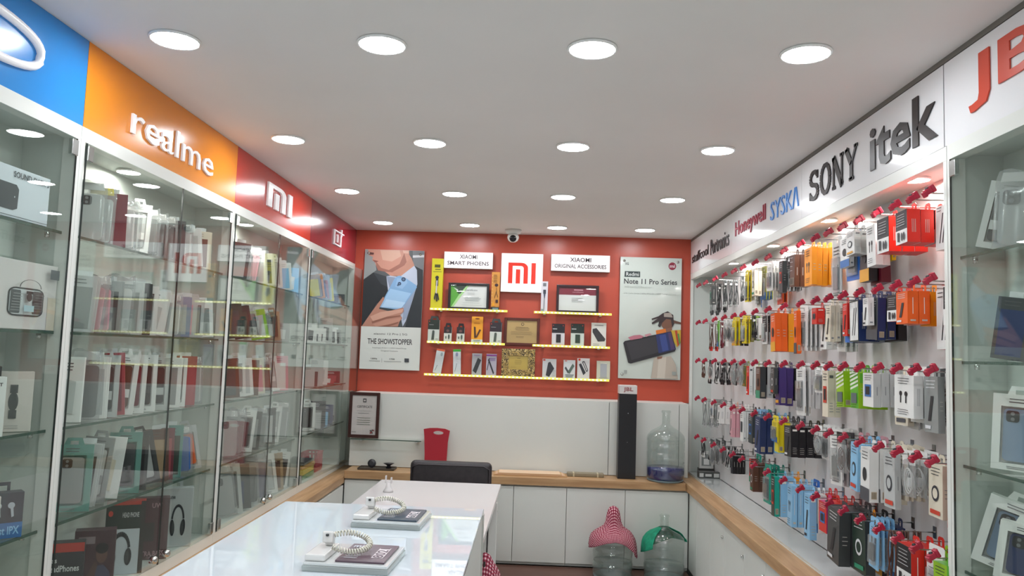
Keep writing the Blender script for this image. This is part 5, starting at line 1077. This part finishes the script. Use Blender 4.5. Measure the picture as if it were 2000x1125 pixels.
def zt(s, x0, x1, y0, y1, h, b_=0): A.text(s, zq(x0, 0)[0], zq(0, y1)[1], zq(x1, 0)[0], zq(0, y0)[1], h, b_, ang=.0278)
A.ell(*zq(970, 265), 7.5, 7.5, '#8d2b3e'); A.text('mi', zq(953, 0)[0], zq(0, 275)[1], zq(987, 0)[0], zq(0, 254)[1], '#d8c8cc', .03)
zpoly('#2e3a38', (663, 296), (762, 299), (762, 336), (660, 333)); zt('Redmi', 672, 754, 304, 328, '#dfe4e0', .0); zt('Note 11 Pro Series', 658, 1001, 348, 382, '#33343a', .012); zt('#BestOfBetter', 660, 838, 392, 406, '#a9b0a8'); zt('67W Turbo Charge | 120Hz AMOLED | 108MP Camera', 656, 940, 438, 448, '#8a918c')
A.lines(zq(940, 0)[0], zq(998, 0)[0], zq(0, 450)[1], zq(0, 450)[1], 1, '#a9b0a8', .8)
zt('5G', 666, 688, 240, 256, '#4a4e4e', .02)
zpoly('#6a4a3c', (975, 612), (1026, 628), (1026, 640), (985, 634), (972, 650), (960, 640)); zpoly('#7a5442', (905, 600), (965, 600), (975, 650), (960, 672), (920, 680), (900, 650))
zpoly('#3a2f30', (905, 570), (940, 556), (975, 580), (980, 640), (968, 660), (960, 610), (930, 605), (905, 630), (890, 660), (876, 650), (885, 620), (840, 640), (836, 630), (880, 600), (838, 612), (835, 604), (880, 588)); zpoly('#a89c92', (915, 568), (960, 566), (972, 596), (915, 592))
zpoly('#8a5f4c', (925, 670), (965, 660), (970, 690), (930, 700)); zpoly('#d9762a', (862, 680), (925, 668), (935, 720), (870, 730)); zpoly('#c8a83a', (960, 680), (1024, 676), (1024, 760), (1000, 790), (970, 740)); zpoly('#b8452e', (985, 680), (1000, 680), (1015, 770), (1003, 782)); zpoly('#5a8a4a', (1000, 700), (1012, 700), (1022, 760), (1012, 770))
zpoly('#b8ac9e', (850, 860), (960, 845), (990, 900), (1005, 994), (830, 988)); zpoly('#c9bfb2', (880, 860), (930, 850), (920, 990), (870, 990)); zpoly('#8a5f4c', (870, 850), (905, 846), (900, 862), (872, 866))
zpoly('#2c2a2e', (652, 760), (662, 748), (940, 690), (962, 686), (992, 800), (985, 815), (700, 893), (684, 888)); zpoly('#3a383c', (672, 758), (860, 718), (880, 820), (705, 872)); zpoly('#2b3566', (862, 708), (958, 690), (988, 802), (880, 828)); zpoly('#3a4a86', (885, 712), (925, 704), (945, 806), (905, 816)); zpoly('#4c3c66', (940, 695), (960, 690), (985, 800), (960, 808))
zpoly('#b8707e', (682, 725), (720, 712), (760, 708), (785, 718), (770, 730), (700, 742)); zpoly('#c08a90', (788, 708), (825, 698), (836, 706), (800, 722))
zpoly('#9aa09a', (656, 936), (676, 936), (676, 958), (656, 958)); zpoly('#9aa09a', (966, 946), (994, 947), (994, 970), (966, 969))
A.build('printed_picture', t)

# ---- lower wall goods
def c5(A):
    A.rect(0, 0, 1, 1, '#cfc9c4'); A.rect(.43, .82, .57, .92, '#4a4a4c'); A.rect(.46, .85, .54, .89, '#cfc9c4'); A.text('CERTIFICATE', .2, .68, .82, .74, '#55504e', .01); A.rect(.2, .6, .78, .605, '#8a8684'); A.rect(.25, .54, .7, .55, '#8a8684')
    for i in range(4): A.rect(.22, .42-.055*i, .76, .43-.055*i, '#5a6a52')
    A.rect(.02, .06, .2, .07, '#5a5856')
    for i in range(8): A.ell(.78+.16*random.random(), .03+.14*random.random(), .035, .02, ['#8a2a2a', '#4a4442'][i % 2], 6)
t = thing('glass_wall_shelf', 'short glass shelf carrying the portrait certificate above the back worktop', 'shelf', (-1.01, YW, 1.035))
a = MB(); a.box(-.27, .24, -.13, -.0005, -.007, -.0005, GLASS); a.box(-.27, .24, -.133, -.13, -.007, -.0005, GEDGE); a.build('glass_plate', t)
for x in (-.2, .2): a = MB(); a.box(x-.012, x+.012, -.1, -.0005, -.02, -.0076, CHROME, .002); a.build('bracket', t)
cert('dark brown framed portrait certificate on the glass shelf in the left corner', 690, 749, 1.035, .325, '#3a1a14', c5, Yc=YW-.07, inset=.10, group='framed certificates')
# red carry bag with oval grip hole
t = thing('carry_bag', 'red carry bag with oval grip hole standing behind the black chair', 'bag', (-.668, 5.66, .8225)); RB = M('#a81a2c', .6)
a = MB(); nz = 10; W = lambda v: .078+.018*max(0, v-.6)/.4*1.0 if v < 1 else .094
out = [(-.078, 0), (.075, 0), (.08, .12), (.082, .2), (.094, .285), (.06, .298), (0, .302), (-.05, .300), (-.094, .292), (-.088, .24), (-.080, .12)]
hole = [(.036*math.cos(2*math.pi*i/16)+.012, .268+.013*math.sin(2*math.pi*i/16)) for i in range(16)]
bm = bmesh.new(); ov = [bm.verts.new((x, 0, z)) for x, z in out]; hv = [bm.verts.new((x, 0, z)) for x, z in hole]
es = [bm.edges.new((ov[i], ov[(i+1) % len(ov)])) for i in range(len(ov))] + [bm.edges.new((hv[i], hv[(i+1) % 16])) for i in range(16)]
bmesh.ops.triangle_fill(bm, use_beauty=True, edges=es); bm.verts.index_update()
fv = [v.co.copy() for v in bm.verts]; ff = [[v.index for v in f.verts] for f in bm.faces]; bm.free()
for s_ in (-1, 1): a.add([(p.x, s_*(.006+.03*max(0, .25-p.z)), p.z) for p in fv], ff, RB)
n_o = len(out)
for i in range(n_o):
    j = (i+1) % n_o; (xa, za), (xb, zb_) = out[i], out[j]; ya, yb_ = .006+.03*max(0, .25-za), .006+.03*max(0, .25-zb_)
    a.add([(xa, -ya, za), (xa, ya, za), (xb, yb_, zb_), (xb, -yb_, zb_)], [(0, 1, 2, 3)], RB)
a.build('bag_body', t)
a = MB(); a.tube([(x*1.06-.0006, -.0065, (z-.268)*1.15+.268) for x, z in hole], .002, M('#c0394a', .6), 6, closed=True); a.build('grip_rim', t)
# tape tray at left end of the back worktop
t = thing('tray', 'dark flat tray on the back worktop below the certificate', 'tray', (-1.08, 5.63, .8225)); a = MB(); a.box(-.13, .13, -.06, .06, 0, .008, M('#3a3026', .5), .002); a.build('tray_base', t)
a = MB(); a.box(-.13, .13, -.06, -.056, .008, .014, M('#4a3e30', .5)); a.box(-.13, .13, .056, .06, .008, .014, M('#4a3e30', .5)); a.box(-.13, -.126, -.056, .056, .008, .014, M('#4a3e30', .5)); a.box(.126, .13, -.056, .056, .008, .014, M('#4a3e30', .5)); a.build('tray_rim', t)
a = MB(); a.lathe([(.012, -.012), (.028, -.012), (.030, 0), (.028, .012), (.012, .012)], M('#2c2c30', .3), n=20); a.xform(Matrix.Translation((-1.12, 5.63, .862)) @ Matrix.Rotation(R(80), 4, 'X')); a.build('tape_roll', None, label='small round black tape roll standing on the dark tray', category='tape roll')
a = MB(); a.lathe([(.0, 0), (.02, .0), (.012, .018), (.03, .03), (.04, .034), (0, .036)], M('#26242a', .3), (-1.0, 5.64, .8311), 16); a.build('desk_clip', None, label='small dark flared stand on the tray beside the tape roll', category='stand')
# papers and grey board on worktop
a = MB()
for i in range(5): a.box(-.26+.01*i, .26-.012*i, -.075, .07, .004*i, .004*i+.0036, M(['#b98f5e', '#c9a27a', '#d8b394', '#caa070', '#e0c0a0'][i], .7))
o = a.build('cardboard_sheets', None, label='flat pile of tan cardboard sheets on the back worktop', category='cardboard'); o.location = (.01, 5.645, .8223); o.rotation_euler = (0, 0, R(2))
a = MB(); a.box(-.13, .13, -.035, .035, 0, .026, M('#8a7f68', .6), .006); a.box(-.09, -.08, -.0355, .0355, -.0, .0265, M('#c2b79a', .5)); a.box(.08, .09, -.0355, .0355, -.0, .0265, M('#c2b79a', .5))
o = a.build('wrapped_parcel', None, label='slim brown wrapped parcel right of the cardboard sheets', category='parcel'); o.location = (.405, 5.66, .8223)
# tower speaker box
t = thing('soundbar_box', 'tall narrow black soundbar carton with white top standing by the water jug', 'box', (.690, 5.655, .8225))
a = MB(); a.box(-.063, .063, -.05, .05, 0, .595, M('#1c1b1e', .35), .002); a.build('carton', t)
a = MB(); a.box(-.0635, .0635, -.0505, .0505, .595, .655, M('#d8d2cf', .4), .002); a.build('white_lid', t)
A = Art(box_front(.126, .655, -.0508)); A.text('JBL', .24, .925, .78, .98, '#8a2a2c', .015); A.ell(.52, .70, .02, .004, '#d0d0d0'); A.ell(.5, .39, .02, .004, '#8a8a8a'); A.rect(.02, .01, .04, .9, '#2e2c30'); A.build('lettering', t)

# ---- water jugs
def jug(x, y, z, label, liquid=None, lz=.13, hs=1.0):
    t = thing('water_jug', label, 'water jug', (x, y, z), 0, None); r = .132
    pr = [(.09, .004), (.12, .006), (r, .03), (r, .115), (r-.006, .122), (r, .13), (r, .20), (r-.006, .207), (r, .215), (r, .262), (r-.005, .268), (r+.001, .276), (r+.002, .292), (r-.006, .318), (r-.03, .345), (r-.065, .365), (.045, .378), (.030, .392), (.028, .40), (.028, .47), (.033, .474), (.033, .486), (.028, .49)]
    pr = [(q, v*hs) for q, v in pr]
    a = MB(); a.lathe(pr, JUGP, n=36); a.build('bottle', t)
    a = MB(); a.lathe([(.09, .004), (.12, .0005), (r-.008, .006), (r-.004, .012), (r-.02, .012)], M('#7d8c90', .3), n=36); a.build('base_ring', t)
    if liquid:
        a = MB(); a.lathe([(.0, .013), (.118, .013), (r-.004, .034), (r-.003, lz-.02), (r-.003, lz), (0, lz)], liquid, n=32); a.build('liquid', t)
    return t
jug(.960, 5.60, .8223, 'large clear water jug holding dark blue liquid on the back worktop', M('#1d1a66', .12, coat=.5), .095)
jug(.575, 5.335, .2255, 'clear water jug with red checked cloth, on the low step', glassy('water', '#f0f5f3', 1, .02, .10, '#d6dcda'), .10, .85)
jug(.915, 5.335, .2255, 'clear water jug with green cloth around its neck, on the low step', glassy('water', '#f0f5f3', 1, .02, .10, '#d6dcda'), .10, .85)
def drape(cx, cy, z0, prof, mat, label, name, a0=0, a1=2*math.pi, fold=.008, hang=lambda t: 1.0, nf=11, closed=True):
    a = MB(); n = 72; m_ = len(prof); a.uv = []; arc = [prof[0][0]]
    for i in range(1, m_): arc.append(arc[-1]+math.hypot(prof[i][0]-prof[i-1][0], prof[i][1]-prof[i-1][1]))
    for i in range(m_):
        r, z = prof[i]; f = i/(m_-1)
        for j in range(n+1):
            t = a0+(a1-a0)*j/n; hh = hang(t); w_ = fold*f*math.sin(nf*t+2*math.sin(3*t)) + fold*.5*f*math.sin(5*t+1)
            zz = z if i < m_//2 else prof[m_//2][1]+(z-prof[m_//2][1])*hh
            a.v.append((cx+(r+abs(w_)+.0)*math.cos(t), cy+(r+abs(w_))*math.sin(t), z0+zz+.3*w_*(i < m_//2))); a.uv.append((arc[i]*math.cos(t), arc[i]*math.sin(t)))
    for i in range(m_-1):
        for j in range(n): q = i*(n+1)+j; a.face([q, q+1, q+n+2, q+n+1], mat, True)
    o = a.build(name, None, label=label, category='cloth'); md = o.modifiers.new('thick', 'SOLIDIFY'); md.thickness = .003; md.offset = 1; return o
CK = check_cloth('red_check', '#e2c3c8', '#a84258', '#6e1830', 52)
drape(.575, 5.335, .1505, [(.004, .535), (.028, .522), (.038, .50), (.046, .46), (.05, .43), (.062, .402), (.085, .385), (.108, .372), (.128, .345), (.142, .318), (.148, .29), (.152, .26), (.153, .225), (.155, .20)], CK,
      'red and white checked cloth draped over the left floor water jug', 'checked_cloth', fold=.010, hang=lambda t: .25+.75*(.5+.5*math.cos(2*t))**1.0*(.75+.25*math.cos(t)), nf=9)
GR = noisy('green_fabric', '#0f7a5c', '#16936f', 30, .85)
drape(.915, 5.335, .1505, [(.036, .41), (.05, .402), (.075, .39), (.10, .378), (.122, .36), (.14, .335), (.147, .31), (.150, .28), (.151, .25), (.151, .235)], GR,
      'green cloth draped round the neck and left side of a floor water jug', 'green_cloth', a0=R(10), a1=R(232), fold=.008, hang=lambda t: .25+.75*max(0, math.sin((t-R(60))*.95)), nf=6)

# ---- tables
TW = M('#d4d2d3', .10, coat=.6); TB = noisy('table_white', '#d8d6d2', '#dddbd7', 3, .35)
t = thing('display_counter', 'white glass-topped display counter in the foreground carrying two demo phone stands', 'counter', (-.4225, 1.55, 0))
GT = M('#d0d8de', .0, spec=1.0, coat=0)
a = MB(); a.box(-.2925, .2925, -.80, .785, .10, 1.208, TB, .003); a.build('body', t)
a = MB(); a.box(-.2945, .2945, -.805, .79, 1.2085, 1.22, GT, .0015); a.build('glass_top', t)
a = MB(); a.box(-.27, .27, -.77, .75, 0, .10, M('#6a6864', .5)); a.build('plinth', t)
a = MB(); a.box(.2926, .2966, .755, .785, .10, 1.208, M('#b9b8b2', .3)); a.box(.2926, .2966, -.80, -.77, .10, 1.208, M('#b9b8b2', .3)); a.build('corner_trim', t)
t = thing('long_table', 'long white table behind the display counter in front of the black chair', 'table', (-.50, 3.42, 0), R(-.8))
a = MB(); a.box(-.335, .335, -.97, 1.0, .925, .95, M('#dad5d6', .22, coat=.4), .003); a.build('tabletop', t)
a = MB(); a.box(-.315, .315, -.95, .98, .86, .9245, TB); a.build('apron', t)
a = MB(); a.box(-.30, .27, .9, .92, .12, .8595, TB); a.build('modesty_panel', t)
for x in (-.3, .3):
    for y in (-.92, .945): a = MB(); a.box(x-.022, x+.022, y-.022, y+.022, 0, .8595, TB, .003); a.build('leg', t)
# demo stands on the counter
def demo(px, py, pz, rz, ink, label, txt):
    t = thing('demo_phone_stand', label, 'demo stand', (px, py, pz), rz, 'demo phone stands on the counter'); WH = M('#dcdad8', .2, coat=.4)
    a = MB(); a.box(-.09, .09, -.085, .085, 0, .012, glassy('acrylic', '#dfe8e6', 1, .03, .45, '#d8dedd'), .002); a.box(-.088, .088, -.083, .083, .0122, .018, M('#cdd0d0', .15, coat=.5), .001); a.build('acrylic_base', t)
    a = MB(); a.box(-.025, .078, -.07, .072, .0182, .0225, M(ink, .3), .001); a.build('price_card', t)
    A = Art(lambda a_, b_, k: (-.025+a_*.103, -.07+b_*.142, .0226+.0004*k)); A.rect(.66, .2, .9, .78, '#d8cdd0'); A.text(txt, .5, .38, 1.06, .60, ink, .02, ang=R(90)); A.lines(.12, .42, .3, .12, 3, '#c8ccd4', .02); A.text('mi', .1, .7, .3, .86, '#c8ccd4', .02); A.build('card_print', t)
    a = MB(); a.box(-.088, -.045, -.075, .03, .0182, .032, WH, .003); a.box(-.070, -.052, .0, .020, .032, .058, WH, .004); a.build('holder', t)
    a = MB(); a.box(-.074, -.050, -.008, .0, .040, .064, WH, .003); a.lathe([(0, -.003), (.0035, -.002), (.0035, .002), (0, .003)], M('#26282c', .2), (-.062, -.0095, .057), 10); a.build('alarm_sensor', t)
    a = MB(); L = []; turns = 34; N = turns*8
    base = [Vector((-.050, .004, .056)), Vector((-.02, .020, .058)), Vector((.012, .022, .050)), Vector((.028, .006, .038)), Vector((.018, -.022, .032)), Vector((-.01, -.034, .031)), Vector((-.042, -.036, .040))]
    def bz(s):
        f = s*(len(base)-1); i = min(int(f), len(base)-2); q = f-i; p0, p1, p2, p3 = base[max(i-1, 0)], base[i], base[i+1], base[min(i+2, len(base)-1)]
        return .5*((2*p1)+(p2-p0)*q+(2*p0-5*p1+4*p2-p3)*q*q+(3*p1-p0-3*p2+p3)*q**3)
    for i in range(N+1):
        s = i/N; c_ = bz(s); d_ = (bz(min(1, s+.01))-bz(max(0, s-.01))).normalized(); e1 = d_.cross(Vector((0, 1, .3))).normalized(); e2 = d_.cross(e1); an = 2*math.pi*turns*s
        L.append(c_+(e1*math.cos(an)+e2*math.sin(an))*.0052)
    a.tube(L, .0017, M('#d6d2c4', .35), 5); a.build('coiled_cord', t)
    return t
demo(-.365, 1.710, 1.2202, R(-3), '#5d4a55', 'demo stand with mauve card and coiled cord, nearest on the counter', '8021')
demo(-.358, 2.115, 1.2202, R(-3), '#3c4a58', 'demo stand with blue grey card, farther back on the counter', '6021')
t = thing('sensor_holder', 'tiny white plastic holder near far end of the long table', 'holder', (-.715, 4.05, .9505), 0)
a = MB(); a.lathe([(.026, 0), (.022, .012), (.014, .022), (.012, .05)], M('#d5d0d0', .25), n=18); a.build('base', t)
a = MB(); a.box(-.018, -.010, -.006, .006, .05, .082, M('#cfcaca', .25), .002); a.box(.010, .018, -.006, .006, .05, .074, M('#cfcaca', .25), .002); a.box(-.018, .018, -.006, .006, .045, .054, M('#cfcaca', .25), .002); a.build('prongs', t)
# reflection cast by real LED shelves in the glossy top needs nothing more

# ---- black chair between table and worktop
t = thing('office_chair', 'black leather office chair behind the long white table', 'chair', (-.475, 4.86, 0)); LE = noisy('black_leather', '#241f22', '#2e272a', 40, .42)
def pad(x0, x1, y0, y1, z0, z1, r, nm, mat=LE):
    bm = bmesh.new(); bmesh.ops.create_cube(bm, size=1)
    for v in bm.verts: v.co = Vector(((x0+x1)/2+v.co.x*(x1-x0), (y0+y1)/2+v.co.y*(y1-y0), (z0+z1)/2+v.co.z*(z1-z0)))
    bmesh.ops.bevel(bm, geom=bm.edges[:], offset=r, segments=4, affect='EDGES', profile=.5); me = bpy.data.meshes.new(nm); bm.to_mesh(me); bm.free(); me.materials.append(mat)
    for p_ in me.polygons: p_.use_smooth = True
    return put(nm, me, t)
pad(-.25, .25, -.04, .035, .50, 1.005, .03, 'backrest'); pad(-.24, .24, -.03, .42, .43, .52, .035, 'seat')
a = MB(); a.tube([(-.238, -.048, .55), (-.238, -.042, .965), (-.20, -.042, .985), (.20, -.042, .985), (.238, -.042, .965), (.238, -.048, .55)], .004, M('#3a3236', .5), 6); a.build('piping', t)
a = MB(); a.tube([(0, .18, .43), (0, .18, .12)], .028, STEEL, 14); a.build('gas_column', t)
for i in range(5):
    an = 2*math.pi*i/5+.3; c_, s_ = math.cos(an), math.sin(an)
    a = MB(); a.tube([(0, .18, .12), (.14*c_, .18+.14*s_, .10), (.26*c_, .18+.26*s_, .07)], .018, BLACKF, 8, taper=[1.2, 1, .7]); lg = a.build('leg', t)
    a = MB(); a.lathe([(0, -.012), (.028, -.012), (.03, 0), (.028, .012), (0, .012)], BLACKF, n=14); a.xform(Matrix.Translation((.26*c_, .18+.26*s_, .0305)) @ Matrix.Rotation(an, 4, 'Z') @ Matrix.Rotation(R(90), 4, 'X')); a.build('castor', lg)
for x in (-.27, .27):
    a = MB(); a.tube([(x*.85, .1, .47), (x, .1, .5), (x, .1, .66), (x, .28, .66)], .014, BLACKF, 8); a.build('armrest', t)
# bag with checked cloth beside the table
t = thing('shopping_bag', 'dark brown bag standing beside the long table edge', 'bag', (-.185, 3.62, 0)); DB = noisy('dark_brown_fabric', '#2a1a16', '#38241e', 18, .8)
a = MB(); a.lathe([(.0, 0), (.085, .0), (.09, .02), (.085, .35), (.07, .60), (.055, .68), (.0, .70)], DB, n=20, sx=.75, sy=1.4); a.build('bag_body', t)
a = MB(); a.tube([(0, -.05, .68), (0, -.04, .74), (0, .04, .74), (0, .05, .68)], .006, DB, 6); a.build('handle', t)
drape(-.185, 3.62, 0, [(.004, .775), (.022, .765), (.034, .74), (.052, .712), (.064, .69), (.072, .66), (.078, .63), (.082, .60)], CK, 'pale red checked cloth laid over the dark brown bag', 'checked_cloth', fold=.006, nf=7)
